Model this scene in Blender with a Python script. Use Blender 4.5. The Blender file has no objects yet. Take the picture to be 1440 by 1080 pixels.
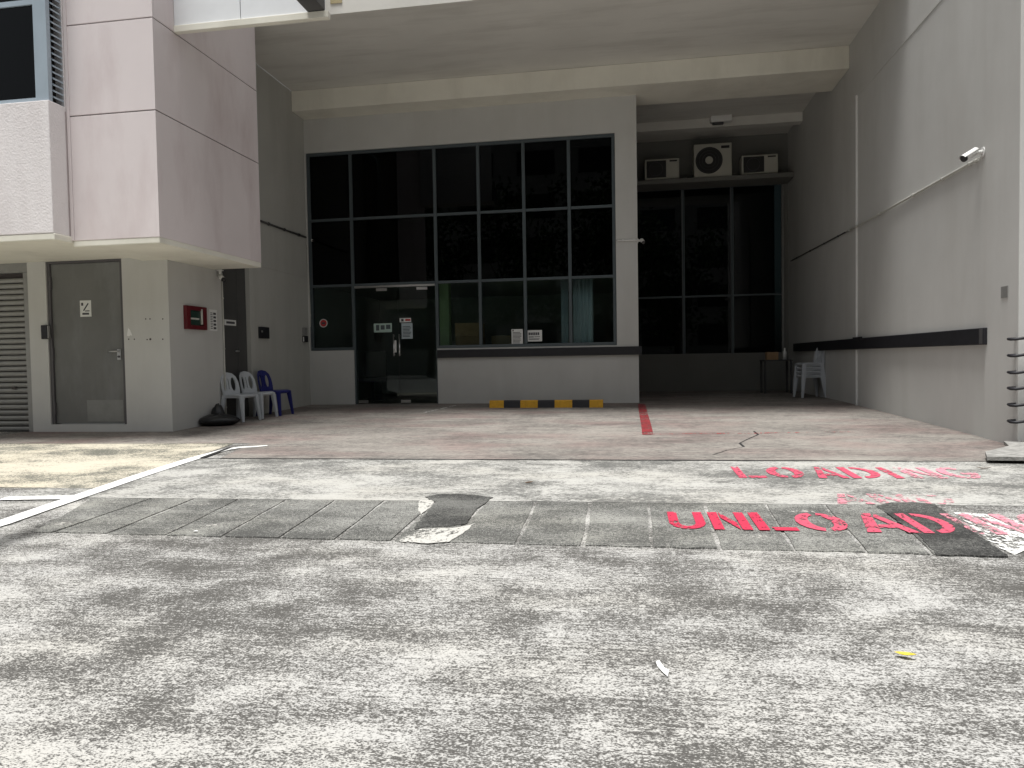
import bpy, bmesh, math, random
from mathutils import Vector, Matrix
random.seed(7)
scn = bpy.context.scene
COL = scn.collection
R_ = math.radians

# ------------------------------------------------------------------ camera
EYE = Vector((0.0, 0.0, 1.05))
YAW, PITCH, ROLL, FPX = -0.163215674, -0.034572667, -0.0165430642, 1007.6
_f = Vector((math.sin(YAW)*math.cos(PITCH), math.cos(YAW)*math.cos(PITCH), math.sin(PITCH)))
_r = Vector((math.cos(YAW), -math.sin(YAW), 0)); _u = _r.cross(_f)
CR = math.cos(ROLL)*_r + math.sin(ROLL)*_u
CU = -math.sin(ROLL)*_r + math.cos(ROLL)*_u
cam_d = bpy.data.cameras.new('camera'); cam = bpy.data.objects.new('camera', cam_d); COL.objects.link(cam)
cam_d.sensor_width = 36; cam_d.lens = FPX/1440*36; cam_d.clip_start = 0.05; cam_d.clip_end = 500
M = Matrix((CR, CU, -_f)).transposed().to_4x4(); M.translation = EYE
cam.matrix_world = M
scn.camera = cam

# ------------------------------------------------------------------ light
w = bpy.data.worlds.new('World'); scn.world = w; w.use_nodes = True
nt = w.node_tree; nt.nodes.clear()
SUN_EL, SUN_AZ = R_(78), R_(197)          # azimuth clockwise from +Y
sky = nt.nodes.new('ShaderNodeTexSky'); sky.sky_type = 'NISHITA'; sky.sun_disc = False
sky.sun_elevation = SUN_EL; sky.sun_rotation = SUN_AZ; sky.air_density = 1.0; sky.dust_density = 4.0; sky.ozone_density = 1.0
hs = nt.nodes.new('ShaderNodeHueSaturation'); hs.inputs['Saturation'].default_value = 0.22
bg = nt.nodes.new('ShaderNodeBackground'); bg.inputs['Strength'].default_value = 0.065
wo = nt.nodes.new('ShaderNodeOutputWorld')
nt.links.new(sky.outputs[0], hs.inputs['Color']); nt.links.new(hs.outputs[0], bg.inputs[0]); nt.links.new(bg.outputs[0], wo.inputs[0])
sd = bpy.data.lights.new('sun', 'SUN'); sd.energy = 3.0; sd.angle = R_(20); sd.color = (1.0, 0.985, 0.955)
so = bpy.data.objects.new('sun', sd); COL.objects.link(so)
sdir = Vector((math.sin(SUN_AZ)*math.cos(SUN_EL), math.cos(SUN_AZ)*math.cos(SUN_EL), math.sin(SUN_EL)))
so.rotation_euler = sdir.to_track_quat('Z', 'Y').to_euler(); so.location = sdir*40
scn.view_settings.view_transform = 'Standard'; scn.view_settings.look = 'None'
scn.view_settings.gamma = 1.0; scn.view_settings.use_curve_mapping = False
scn.view_settings.exposure = 0.76
scn.cycles.max_bounces = 8; scn.cycles.transparent_max_bounces = 12

# ------------------------------------------------------------------ measuring helpers
def ray(px, py): return _f + CR*((px-720)/FPX) - CU*((py-540)/FPX)
def atY(px, py, Y): d = ray(px, py); return EYE + d*(Y/d.y)
def atX(px, py, X): d = ray(px, py); return EYE + d*(X/d.x)
def atZ(px, py, Z): d = ray(px, py); return EYE + d*((Z-EYE.z)/d.z)
GX = [-60, -12, -7.1, -3.6, 0, 3.7, 60]
GY = [-80, 0, 7.2, 9.0, 13.4, 60]
GZ = [[-.16]*7,
      [-.06, -.05, -.03, -.01, .01, .03, .03],
      [.07, .075, .08, .095, .108, .122, .122],
      [.10, .11, .117, .128, .138, .150, .150],
      [.18, .19, .205, .213, .203, .213, .213],
      [.26]*7]
def _seg(a, v):
    v = min(max(v, a[0]), a[-1]-1e-6)
    for i in range(len(a)-1):
        if a[i] <= v <= a[i+1]: return i, (v-a[i])/(a[i+1]-a[i])
def g(x, y):
    i, s = _seg(GX, x); j, t = _seg(GY, y)
    return (GZ[j][i]*(1-s)+GZ[j][i+1]*s)*(1-t) + (GZ[j+1][i]*(1-s)+GZ[j+1][i+1]*s)*t
def gnd(px, py):
    d = ray(px, py); lo, hi = 0.3, 60
    for _ in range(50):
        m = (lo+hi)/2; p = EYE+d*m
        if p.z > g(p.x, p.y): lo = m
        else: hi = m
    return EYE + d*lo

# ------------------------------------------------------------------ materials
def N(t, kind, **kw):
    n = t.nodes.new(kind)
    for k, v in kw.items():
        if k in n.inputs: n.inputs[k].default_value = v
        else: setattr(n, k, v)
    return n
def mat(name, col, rough=0.6, metal=0.0, var=0.06, scale=3.0, bump=0.0, bscale=60.0, dirt=None, dirt_amt=0.0, dirt_scale=(1.2, 1.2, .4), spec=0.5):
    m = bpy.data.materials.new(name); m.use_nodes = True; t = m.node_tree; L = t.links.new
    b = t.nodes['Principled BSDF']; b.inputs['Roughness'].default_value = rough; b.inputs['Metallic'].default_value = metal
    b.inputs['Specular IOR Level'].default_value = spec
    tc = N(t, 'ShaderNodeTexCoord')
    n1 = N(t, 'ShaderNodeTexNoise', Scale=scale, Detail=6.0, Roughness=.6); L(tc.outputs['Object'], n1.inputs['Vector'])
    mr = N(t, 'ShaderNodeMapRange'); mr.inputs['From Min'].default_value = .3; mr.inputs['From Max'].default_value = .7
    mr.inputs['To Min'].default_value = 1-var; mr.inputs['To Max'].default_value = 1+var
    L(n1.outputs['Fac'], mr.inputs['Value'])
    mx = N(t, 'ShaderNodeVectorMath', operation='SCALE'); mx.inputs[0].default_value = col; L(mr.outputs[0], mx.inputs['Scale'])
    out = mx.outputs[0]
    if dirt:
        mp = N(t, 'ShaderNodeMapping'); mp.inputs['Scale'].default_value = dirt_scale; L(tc.outputs['Object'], mp.inputs['Vector'])
        n2 = N(t, 'ShaderNodeTexNoise', Scale=1.0, Detail=8.0, Roughness=.62); L(mp.outputs[0], n2.inputs['Vector'])
        r2 = N(t, 'ShaderNodeMapRange'); r2.inputs['From Min'].default_value = .48; r2.inputs['From Max'].default_value = .72
        r2.inputs['To Max'].default_value = dirt_amt; L(n2.outputs['Fac'], r2.inputs['Value'])
        mm = N(t, 'ShaderNodeMix', data_type='RGBA'); mm.inputs['B'].default_value = (*dirt, 1)
        L(r2.outputs[0], mm.inputs['Factor']); L(out, mm.inputs['A']); out = mm.outputs['Result']
    L(out, b.inputs['Base Color'])
    if bump:
        nb = N(t, 'ShaderNodeTexNoise', Scale=bscale, Detail=4.0); L(tc.outputs['Object'], nb.inputs['Vector'])
        bp = N(t, 'ShaderNodeBump', Strength=bump, Distance=.01); L(nb.outputs['Fac'], bp.inputs['Height']); L(bp.outputs[0], b.inputs['Normal'])
    return m

def concrete(name, light, dark, tint, sx, sy, lo, hi, big=.9, bigamt=1.1, tintamt=.3, big_s=.75, streak=.25, grit=1.0, midamt=.75):
    """weathered broomed concrete: pale cement with dark algae speckle gathered in patches"""
    m = bpy.data.materials.new(name); m.use_nodes = True; t = m.node_tree; L = t.links.new
    b = t.nodes['Principled BSDF']; b.inputs['Roughness'].default_value = .9; b.inputs['Specular IOR Level'].default_value = .25
    tc = N(t, 'ShaderNodeTexCoord')
    def noise(scale, s, d=5.0, r=.6):
        mp = N(t, 'ShaderNodeMapping'); mp.inputs['Scale'].default_value = scale; L(tc.outputs['Object'], mp.inputs['Vector'])
        n = N(t, 'ShaderNodeTexNoise', Scale=s, Detail=d, Roughness=r); L(mp.outputs[0], n.inputs['Vector']); return n.outputs['Fac']
    def math_(op, a, c):
        n = N(t, 'ShaderNodeMath', operation=op)
        for i, v in enumerate((a, c)):
            if isinstance(v, (int, float)): n.inputs[i].default_value = v
            else: L(v, n.inputs[i])
        return n.outputs[0]
    fine = noise((sx, sy, 1), 1.0, 6.0, .68)
    grain = noise((sx*3.2, sy*3.0, 1), 1.0, 3.0, .6)
    mid = noise((3.0, 4.5, 1), 1.0, 6.0, .62)
    bigp = noise((1, 1.3, 1), big_s, 5.0, .55)
    stk = noise((1.2, 62, 1), 1.0, 4.0, .6)
    a = math_('MULTIPLY', math_('SUBTRACT', fine, .5), 1.25)
    a = math_('ADD', a, math_('MULTIPLY', math_('SUBTRACT', grain, .5), .75*grit))
    a = math_('ADD', a, math_('MULTIPLY', math_('SUBTRACT', mid, .5), midamt))
    a = math_('ADD', a, math_('MULTIPLY', math_('SUBTRACT', bigp, .5), bigamt))
    a = math_('ADD', a, math_('MULTIPLY', math_('SUBTRACT', stk, .5), streak))
    mr = N(t, 'ShaderNodeMapRange', interpolation_type='SMOOTHSTEP'); mr.inputs['From Min'].default_value = lo; mr.inputs['From Max'].default_value = hi
    L(a, mr.inputs['Value'])
    tn = noise((.8, 1.6, 1), 1.0, 4.0, .5)
    tr = N(t, 'ShaderNodeMapRange'); tr.inputs['From Min'].default_value = .45; tr.inputs['From Max'].default_value = .68; tr.inputs['To Max'].default_value = tintamt
    L(tn, tr.inputs['Value'])
    m1 = N(t, 'ShaderNodeMix', data_type='RGBA'); m1.inputs['A'].default_value = (*light, 1); m1.inputs['B'].default_value = (*tint, 1); L(tr.outputs[0], m1.inputs['Factor'])
    m2 = N(t, 'ShaderNodeMix', data_type='RGBA'); m2.inputs['B'].default_value = (*dark, 1); L(m1.outputs['Result'], m2.inputs['A']); L(mr.outputs[0], m2.inputs['Factor'])
    L(m2.outputs['Result'], b.inputs['Base Color'])
    bp = N(t, 'ShaderNodeBump', Strength=.55, Distance=.006); L(math_('ADD', fine, math_('MULTIPLY', grain, .7)), bp.inputs['Height']); L(bp.outputs[0], b.inputs['Normal'])
    return m

def paint(name, col, wear=.45, sc=(34, 20, 1), rough=.6, big=.5):
    """road paint worn through in flecks"""
    m = bpy.data.materials.new(name); m.use_nodes = True; t = m.node_tree; L = t.links.new
    b = t.nodes['Principled BSDF']; b.inputs['Roughness'].default_value = rough
    tc = N(t, 'ShaderNodeTexCoord')
    mp = N(t, 'ShaderNodeMapping'); mp.inputs['Scale'].default_value = sc; L(tc.outputs['Object'], mp.inputs['Vector'])
    n = N(t, 'ShaderNodeTexNoise', Scale=1.0, Detail=6.0, Roughness=.7); L(mp.outputs[0], n.inputs['Vector'])
    n2 = N(t, 'ShaderNodeTexNoise', Scale=4.0, Detail=4.0); L(tc.outputs['Object'], n2.inputs['Vector'])
    ad = N(t, 'ShaderNodeMath', operation='MULTIPLY_ADD'); L(n2.outputs['Fac'], ad.inputs[0]); ad.inputs[1].default_value = big; L(n.outputs['Fac'], ad.inputs[2])
    mr = N(t, 'ShaderNodeMapRange', interpolation_type='SMOOTHSTEP'); th = .5+.5*big + (.5-wear)*.5
    mr.inputs['From Min'].default_value = th-.05; mr.inputs['From Max'].default_value = th+.07; L(ad.outputs[0], mr.inputs['Value'])
    hv = N(t, 'ShaderNodeMapRange'); hv.inputs['To Min'].default_value = .8; hv.inputs['To Max'].default_value = 1.15; L(n.outputs['Fac'], hv.inputs['Value'])
    vm = N(t, 'ShaderNodeVectorMath', operation='SCALE'); vm.inputs[0].default_value = col; L(hv.outputs[0], vm.inputs['Scale']); L(vm.outputs[0], b.inputs['Base Color'])
    tr = N(t, 'ShaderNodeBsdfTransparent'); mx = N(t, 'ShaderNodeMixShader'); L(mr.outputs[0], mx.inputs[0]); L(b.outputs[0], mx.inputs[1]); L(tr.outputs[0], mx.inputs[2])
    L(mx.outputs[0], t.nodes['Material Output'].inputs['Surface'])
    return m

def glass(name, tint, ior=1.45, rough=0.01):
    m = bpy.data.materials.new(name); m.use_nodes = True; t = m.node_tree; L = t.links.new
    t.nodes.remove(t.nodes['Principled BSDF'])
    tr = N(t, 'ShaderNodeBsdfTransparent'); tr.inputs[0].default_value = (*tint, 1)
    gl = N(t, 'ShaderNodeBsdfGlossy'); gl.inputs['Roughness'].default_value = rough; gl.inputs[0].default_value = (.9, .93, .95, 1)
    fr = N(t, 'ShaderNodeFresnel'); fr.inputs['IOR'].default_value = ior
    mx = N(t, 'ShaderNodeMixShader'); L(fr.outputs[0], mx.inputs[0]); L(tr.outputs[0], mx.inputs[1]); L(gl.outputs[0], mx.inputs[2])
    L(mx.outputs[0], t.nodes['Material Output'].inputs['Surface'])
    return m

MT = dict(
 drive=concrete('driveway_concrete', (.455, .450, .432), (.084, .081, .075), (.50, .475, .41), 36, 62, -.21, .12, bigamt=.85, grit=2.0, midamt=.85, streak=.35),
 apron=concrete('pale_apron_concrete', (.43, .425, .40), (.12, .12, .113), (.42, .395, .34), 22, 50, -.15, .18, bigamt=1.15, grit=1.2, streak=.5),
 bay=concrete('bay_concrete', (.30, .278, .25), (.09, .083, .078), (.23, .145, .135), 12, 52, -.22, .30, bigamt=.6, tintamt=.6, streak=1.0, grit=.8, midamt=.4),
 yellow=concrete('buff_concrete', (.52, .48, .39), (.13, .13, .11), (.50, .44, .32), 26, 48, -.06, .16, bigamt=1.5, big_s=.7, grit=1.5),
 slab=concrete('cover_slab', (.30, .30, .28), (.07, .07, .066), (.27, .26, .21), 40, 60, -.24, .12, grit=2.4, bigamt=.7),
 tar=concrete('asphalt_patch', (.16, .16, .15), (.03, .03, .029), (.12, .12, .10), 40, 55, -.30, .12, grit=2.2),
 cement=paint('cement_smear', (.52, .51, .475), .40, big=.35),
 mortar=paint('old_mortar', (.40, .39, .36), .62),
 joint=mat('bitumen_joint', (.02, .02, .02), .9),
 plaster_shade=mat('bay_shade_plaster', (.20, .20, .185), .9, var=.06, scale=1.3),  # wall plaster darkened to put the deep bay's shade into its colour
 plaster=mat('grey_plaster', (.45, .45, .42), .85, var=.04, scale=1.3, bump=.12, bscale=90, dirt=(.33, .32, .29), dirt_amt=.35, dirt_scale=(2.5, 2.5, .3)),
 plaster_l=mat('pale_plaster', (.56, .56, .54), .85, var=.04, scale=1.3, bump=.12, bscale=90, dirt=(.42, .41, .38), dirt_amt=.35, dirt_scale=(1.2, 1.2, .2)),
 ceil=mat('ceiling_paint', (.72, .71, .665), .9, var=.05, scale=.8, bump=.06, bscale=30, dirt=(.42, .40, .36), dirt_amt=.45, dirt_scale=(.5, 3.0, 1)),
 cream=mat('cream_soffit', (.80, .78, .69), .85, var=.05, scale=1.2, dirt=(.5, .48, .4), dirt_amt=.4),
 pink=mat('pink_cladding', (.72, .655, .655), .7, var=.035, scale=1.0, bump=.05, bscale=120, dirt=(.47, .37, .37), dirt_amt=.45, dirt_scale=(1.6, 1.6, .5)),
 pinkw=mat('pale_pink_render', (.80, .765, .765), .9, var=.04, scale=1.5, bump=.5, bscale=45, dirt=(.5, .44, .44), dirt_amt=.3, dirt_scale=(2, 2, .4)),
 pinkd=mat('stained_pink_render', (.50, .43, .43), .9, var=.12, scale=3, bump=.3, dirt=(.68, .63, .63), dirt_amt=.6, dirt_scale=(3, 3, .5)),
 gap=mat('shadow_gap', (.07, .06, .06), .9),
 frame=mat('window_frame', (.085, .105, .115), .45, metal=.3),
 frame_b=mat('blue_grey_frame', (.36, .43, .49), .45, metal=.1),
 kerb=mat('rough_kerb_concrete', (.27, .265, .25), .9, var=.35, scale=14, bump=.8, bscale=40),
 black=mat('black_rubber', (.012, .012, .016), .55, var=.3, scale=12),
 steel=mat('stainless_steel', (.6, .6, .6), .28, metal=1.0),
 alu=mat('galvanised_shutter', (.30, .30, .29), .5, metal=.35, var=.1, scale=8),
 door=mat('grey_steel_door', (.15, .152, .145), .5, var=.08, scale=2.5, dirt=(.24, .25, .25), dirt_amt=.5, dirt_scale=(3, 3, .9)),
 door_d=mat('dark_grey_door', (.07, .07, .068), .5, var=.08),
 doorframe=mat('door_frame_paint', (.09, .085, .09), .5),
 kick=mat('kick_plate', (.22, .225, .22), .4, metal=.4, var=.1, scale=6),
 white=mat('white_plastic', (.78, .78, .76), .4, var=.03),
 dirtywhite=mat('aged_white_pvc', (.52, .52, .48), .5, var=.08),
 darkpvc=mat('dark_conduit', (.05, .05, .05), .5),
 lens=mat('camera_lens', (.01, .01, .012), .15),
 paper=mat('paper', (.72, .73, .71), .8, var=.03, scale=8),
 paperb=mat('paper_blue', (.45, .53, .56), .8),
 paperg=mat('notice_green', (.42, .55, .49), .7),
 ink=mat('printed_ink', (.06, .06, .07), .8),
 red=mat('red_paint', (.12, .010, .016), .4),
 redp=mat('red_print', (.5, .04, .04), .6),
 gpanel=mat('panel_window', (.025, .05, .04), .2),
 chair=mat('grey_white_plastic', (.52, .55, .58), .45, var=.05),
 blue=mat('blue_plastic', (.018, .022, .16), .45),
 bag=mat('black_plastic_sheet', (.014, .015, .017), .35, bump=.6, bscale=14),
 ac=mat('ac_casing', (.55, .54, .47), .5, var=.05),
 acd=mat('ac_grille', (.03, .03, .03), .6),
 yel=mat('yellow_paint', (.62, .33, .015), .55, var=.15, scale=14),
 blk=mat('black_paint', (.02, .02, .025), .5, var=.2, scale=14),
 whitepanel=mat('white_panel', (.82, .84, .86), .35, var=.03, scale=4),
 darkmetal=mat('dark_metal', (.07, .07, .072), .5, bump=.3, bscale=90),
 vent=mat('vent_buff', (.45, .38, .22), .7),
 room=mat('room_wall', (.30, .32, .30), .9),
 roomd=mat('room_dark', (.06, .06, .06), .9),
 carton=mat('brown_carton', (.34, .22, .12), .8, var=.12, scale=9),
 cartond=mat('dark_carton', (.22, .15, .08), .8, var=.12, scale=9),
 curtain=mat('pale_blue_curtain', (.55, .62, .68), .9),
 green=mat('green_column', (.30, .40, .22), .8),
 leafy=mat('yellow_leaf', (.62, .5, .05), .6, var=.25, scale=40),
 leafb=mat('brown_leaf', (.09, .05, .025), .7),
 bark=mat('bark', (.12, .09, .06), .9, bump=.6, bscale=20),
 foliage=mat('foliage', (.05, .085, .03), .6, var=.5, scale=.9),
 g_dark=glass('tinted_glass', (.10, .12, .12), 1.28),
 g_low=glass('clear_dark_glass', (.74, .80, .78), 1.33),
 p_red=paint('worn_red_paint', (.52, .03, .075), .37),
 p_red2=paint('faded_red_paint', (.58, .085, .14), .37),
 p_pink=paint('pale_pink_paint', (.70, .27, .33), .50),
 p_ghost=paint('ghost_pink_paint', (.64, .25, .30), .56),
 p_white=paint('white_line_paint', (.85, .85, .83), .12),
 p_whitew=paint('worn_white_paint', (.80, .80, .77), .50),
 p_bayred=paint('bay_red_paint', (.24, .025, .03), .42),
 p_bayred2=paint('bay_red_worn', (.40, .06, .06), .62),
)

# ------------------------------------------------------------------ mesh helpers
def bx(bm, x0, x1, y0, y1, z0, z1, bevel=0):
    vs = [bm.verts.new((x, y, z)) for x in (x0, x1) for y in (y0, y1) for z in (z0, z1)]
    fs = [(0, 1, 3, 2), (4, 6, 7, 5), (0, 4, 5, 1), (2, 3, 7, 6), (0, 2, 6, 4), (1, 5, 7, 3)]
    fc = [bm.faces.new([vs[i] for i in f]) for f in fs]
    if bevel:
        es = list({e for f in fc for e in f.edges})
        bmesh.ops.bevel(bm, geom=es, offset=bevel, segments=2, profile=.5, affect='EDGES')
    return fc
def tube(bm, pts, r, seg=8, cap=True):
    pts = [Vector(p) for p in pts]; rings = []
    rr = r if isinstance(r, (list, tuple)) else [r]*len(pts)
    for i, p in enumerate(pts):
        d = (pts[min(i+1, len(pts)-1)]-pts[max(i-1, 0)]).normalized()
        a = d.orthogonal().normalized() if abs(d.z) > .99 else d.cross(Vector((0, 0, 1))).normalized()
        b = d.cross(a)
        rings.append([bm.verts.new(p + (a*math.cos(k*2*math.pi/seg) + b*math.sin(k*2*math.pi/seg))*rr[i]) for k in range(seg)])
    for i in range(len(rings)-1):
        for k in range(seg):
            f = bm.faces.new((rings[i][k], rings[i][(k+1) % seg], rings[i+1][(k+1) % seg], rings[i+1][k])); f.smooth = seg > 6
    if cap:
        bm.faces.new(rings[0][::-1]); bm.faces.new(rings[-1])
def obj(name, bm, m, parent=None, local=False, smooth=False):
    bmesh.ops.recalc_face_normals(bm, faces=bm.faces)
    me = bpy.data.meshes.new(name); bm.to_mesh(me); bm.free(); me.materials.append(MT[m] if isinstance(m, str) else m)
    if smooth:
        for p in me.polygons: p.use_smooth = True
    o = bpy.data.objects.new(name, me); COL.objects.link(o)
    if parent:
        o.parent = parent
        if not local:                       # vertices given in world space
            off = Vector(parent.location); q = parent
            while q.parent: q = q.parent; off += Vector(q.location)
            o.location = -off
    return o
def box(name, x0, x1, y0, y1, z0, z1, m, parent=None, bevel=0, local=False):
    bm = bmesh.new(); bx(bm, x0, x1, y0, y1, z0, z1, bevel); return obj(name, bm, m, parent, local)
def tag(o, label, cat, group=None):
    o['label'] = label; o['category'] = cat
    if group: o['group'] = group
    return o
def thing(name, label, cat, loc=(0, 0, 0), rz=0, group=None):
    o = bpy.data.objects.new(name, None); COL.objects.link(o); o.location = loc; o.rotation_euler = (0, 0, rz); o.empty_display_size = .2
    return tag(o, label, cat, group)
def struct(o): o['kind'] = 'structure'; return o
def dup(root, loc, rz, label, group=None):
    r = root.copy(); COL.objects.link(r); r.location = loc; r.rotation_euler = (0, 0, rz); r['label'] = label
    if group: r['group'] = group
    for ch in list(root.children):
        c = ch.copy(); COL.objects.link(c); c.parent = r
        for s in ch.children:
            d = s.copy(); COL.objects.link(d); d.parent = c
    return r
def sheet(name, corners_x, corners_y, dz, m, clip=None, step=.4):
    """ground sheet following the terrain"""
    bm = bmesh.new(); V = {}
    xs, ys = corners_x, corners_y
    for j, y in enumerate(ys):
        for i, x in enumerate(xs): V[i, j] = bm.verts.new((x, y, g(x, y)+dz))
    for j in range(len(ys)-1):
        for i in range(len(xs)-1): bm.faces.new((V[i, j], V[i+1, j], V[i+1, j+1], V[i, j+1]))
    return obj(name, bm, m, smooth=True)
def lin(a, b, n): return [a+(b-a)*i/n for i in range(n+1)]
def ground_poly(name, pts, dz, m, parent=None, thick=0.0):
    """flat piece laid on the terrain, outline in plan"""
    bm = bmesh.new(); vs = [bm.verts.new((x, y, g(x, y)+dz)) for x, y in pts]
    f = bm.faces.new(vs)
    if f.normal.z < 0: f.normal_flip()
    if len(pts) > 4: bmesh.ops.triangulate(bm, faces=[f])
    if thick:
        r = bmesh.ops.extrude_face_region(bm, geom=list(bm.faces))
        for v in r['geom']:
            if isinstance(v, bmesh.types.BMVert): v.co.z -= thick
    return obj(name, bm, m, parent)
def wall_grid(name, us, vs, holes, mapf, thick, m, parent):
    """wall of grid cells with openings; mapf(u, v, w) gives the world point, w = depth into the wall"""
    bm = bmesh.new(); C = {}
    def vert(i, j, k):
        if (i, j, k) not in C: C[i, j, k] = bm.verts.new(mapf(us[i], vs[j], thick*k))
        return C[i, j, k]
    nu, nv = len(us)-1, len(vs)-1
    def solid(i, j):
        if not (0 <= i < nu and 0 <= j < nv): return False
        cu, cv = (us[i]+us[i+1])/2, (vs[j]+vs[j+1])/2
        return not any(a < cu < b and c < cv < d for a, b, c, d in holes)
    for i in range(nu):
        for j in range(nv):
            if not solid(i, j): continue
            bm.faces.new((vert(i, j, 0), vert(i+1, j, 0), vert(i+1, j+1, 0), vert(i, j+1, 0)))
            bm.faces.new((vert(i, j, 1), vert(i, j+1, 1), vert(i+1, j+1, 1), vert(i+1, j, 1)))
            for (di, dj, p, q) in ((-1, 0, (i, j), (i, j+1)), (1, 0, (i+1, j), (i+1, j+1)), (0, -1, (i, j), (i+1, j)), (0, 1, (i, j+1), (i+1, j+1))):
                if not solid(i+di, j+dj):
                    bm.faces.new((vert(*p, 0), vert(*q, 0), vert(*q, 1), vert(*p, 1)))
    return obj(name, bm, m, parent)

# ------------------------------------------------------------------ key dimensions (metres)
YD = 9.024                      # wall with the steel door and shutter
XS = -6.27                      # its return, the wall with the fire panel
XL = -5.492                     # pink side face / left wall of the forecourt
YP = 7.777                      # front of the pink bay
YPE = 10.164                    # back edge of the pink bay
ZS = 2.538                      # soffit under the pink bay
YW, XW = 13.40, 0.166           # shop-front wall and its right end
XR = 3.675                      # right-hand wall
YB0, YB1 = 12.90, 13.96         # ceiling beam
ZB, ZC = 5.81, 6.19             # beam bottom, ceiling
YK = 17.64                      # back wall of the loading bay
YF = 10.22                      # front of the storey above
TOP = 9.6

# ------------------------------------------------------------------ ground
xs = sorted(set(lin(-60, -12, 8)+lin(-12, 6, 60)+lin(6, 60, 8)+GX))
ys = sorted(set(lin(-80, -4, 8)+lin(-4, 20, 80)+lin(20, 60, 4)+GY))
struct(sheet('driveway', xs, ys, 0.0, 'drive'))
ck = [gnd(285, 645.5), gnd(1398, 650)]
def crack_y(x): return ck[0].y + (ck[1].y-ck[0].y)*(x-ck[0].x)/(ck[1].x-ck[0].x)
bm = bmesh.new(); rows = []
wl_top = gnd(338, 630.5)
for i, x in enumerate(lin(-8.6, 3.9, 42)):
    y0 = crack_y(x)+.02 if x > ck[0].x else max(crack_y(x), gnd(120, 624).y)
    yl = [y0+(18.2-y0)*k/24 for k in range(25)]
    rows.append([bm.verts.new((x, y, g(x, y)+.004)) for y in yl])
for a, b in zip(rows, rows[1:]):
    for k in range(24): bm.faces.new((a[k], b[k], b[k+1], a[k+1]))
struct(obj('bay_floor', bm, 'bay', smooth=True))
# buff paving left of the white line
bp = [gnd(-260, 626), gnd(120, 624.5), gnd(318, 626.5), gnd(300, 638), gnd(262, 650), gnd(150, 685), gnd(-260, 690)]
bm = bmesh.new()
yA, yC = gnd(100, 687).y, gnd(100, 624.5).y
rows = []
for y in lin(yA, yC, 14):
    xr = gnd(140, 688).x + (gnd(318, 627).x-gnd(140, 688).x)*(y-yA)/(yC-yA)
    rows.append([bm.verts.new((x, y, g(x, y)+.005)) for x in lin(-14, xr, 24)])
for a, b in zip(rows, rows[1:]):
    for k in range(24): bm.faces.new((a[k], a[k+1], b[k+1], b[k]))
struct(obj('buff_paving', bm, 'yellow', smooth=True))
# expansion joint of black filler along the edge of the bay floor
pts0 = [(x, crack_y(x)+random.uniform(-.004, .004)) for x in lin(ck[0].x, 2.35, 60)]
wd = [.016+.012*abs(math.sin(i*.7))*random.random() for i in range(61)]
struct(ground_poly('expansion_joint', [(x, y-.012) for x, y in pts0]+[(x, y+a) for (x, y), a in reversed(list(zip(pts0, wd)))], .0075, 'joint'))
a, b = gnd(284, 645), gnd(332, 630.5)
struct(ground_poly('expansion_joint', [(a.x-.03, a.y), (a.x+.03, a.y), (b.x-.045, b.y), (b.x-.10, b.y)], .0105, 'joint'))
# crack across the bay floor
cp = [gnd(*p) for p in ((1003, 640), (1022, 634), (1046, 629), (1040, 624), (1052, 618), (1066, 612), (1060, 607))]
ck_pts = [(p.x, p.y) for p in cp]
struct(ground_poly('floor_crack', [(x-.012, y-.01) for x, y in ck_pts]+[(x+.014, y+.012) for x, y in reversed(ck_pts)], .0065, 'joint'))

# drain with its cover slabs, each slab a piece of the drain
dr_u = [gnd(110, 700.5), gnd(1300, 711.5)]; dr_l = [gnd(30, 748.5), gnd(1405, 783)]
def yl_(l, x): return l[0].y+(l[1].y-l[0].y)*(x-l[0].x)/(l[1].x-l[0].x)
jt = [(50, 748, 126, 702), (80, 748, 197, 707), (155, 750, 255, 709), (230, 755, 333, 704), (308, 758, 400, 705), (393, 758, 471, 705), (473, 759, 544, 703), (557, 758, 612, 706),
      (631, 760, 685, 706), (728, 762, 753, 707), (822, 763, 830, 710), (916, 767, 912, 710), (1010, 768, 994, 714), (1115, 772, 1081, 716), (1214, 775, 1165, 716), (1310, 780, 1245, 717), (1405, 783, 1302, 712)]
jx = [((gnd(a, b).x), (gnd(c, d).x)) for a, b, c, d in jt]
drain = struct(bpy.data.objects.new('drain', None)); COL.objects.link(drain)
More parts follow.
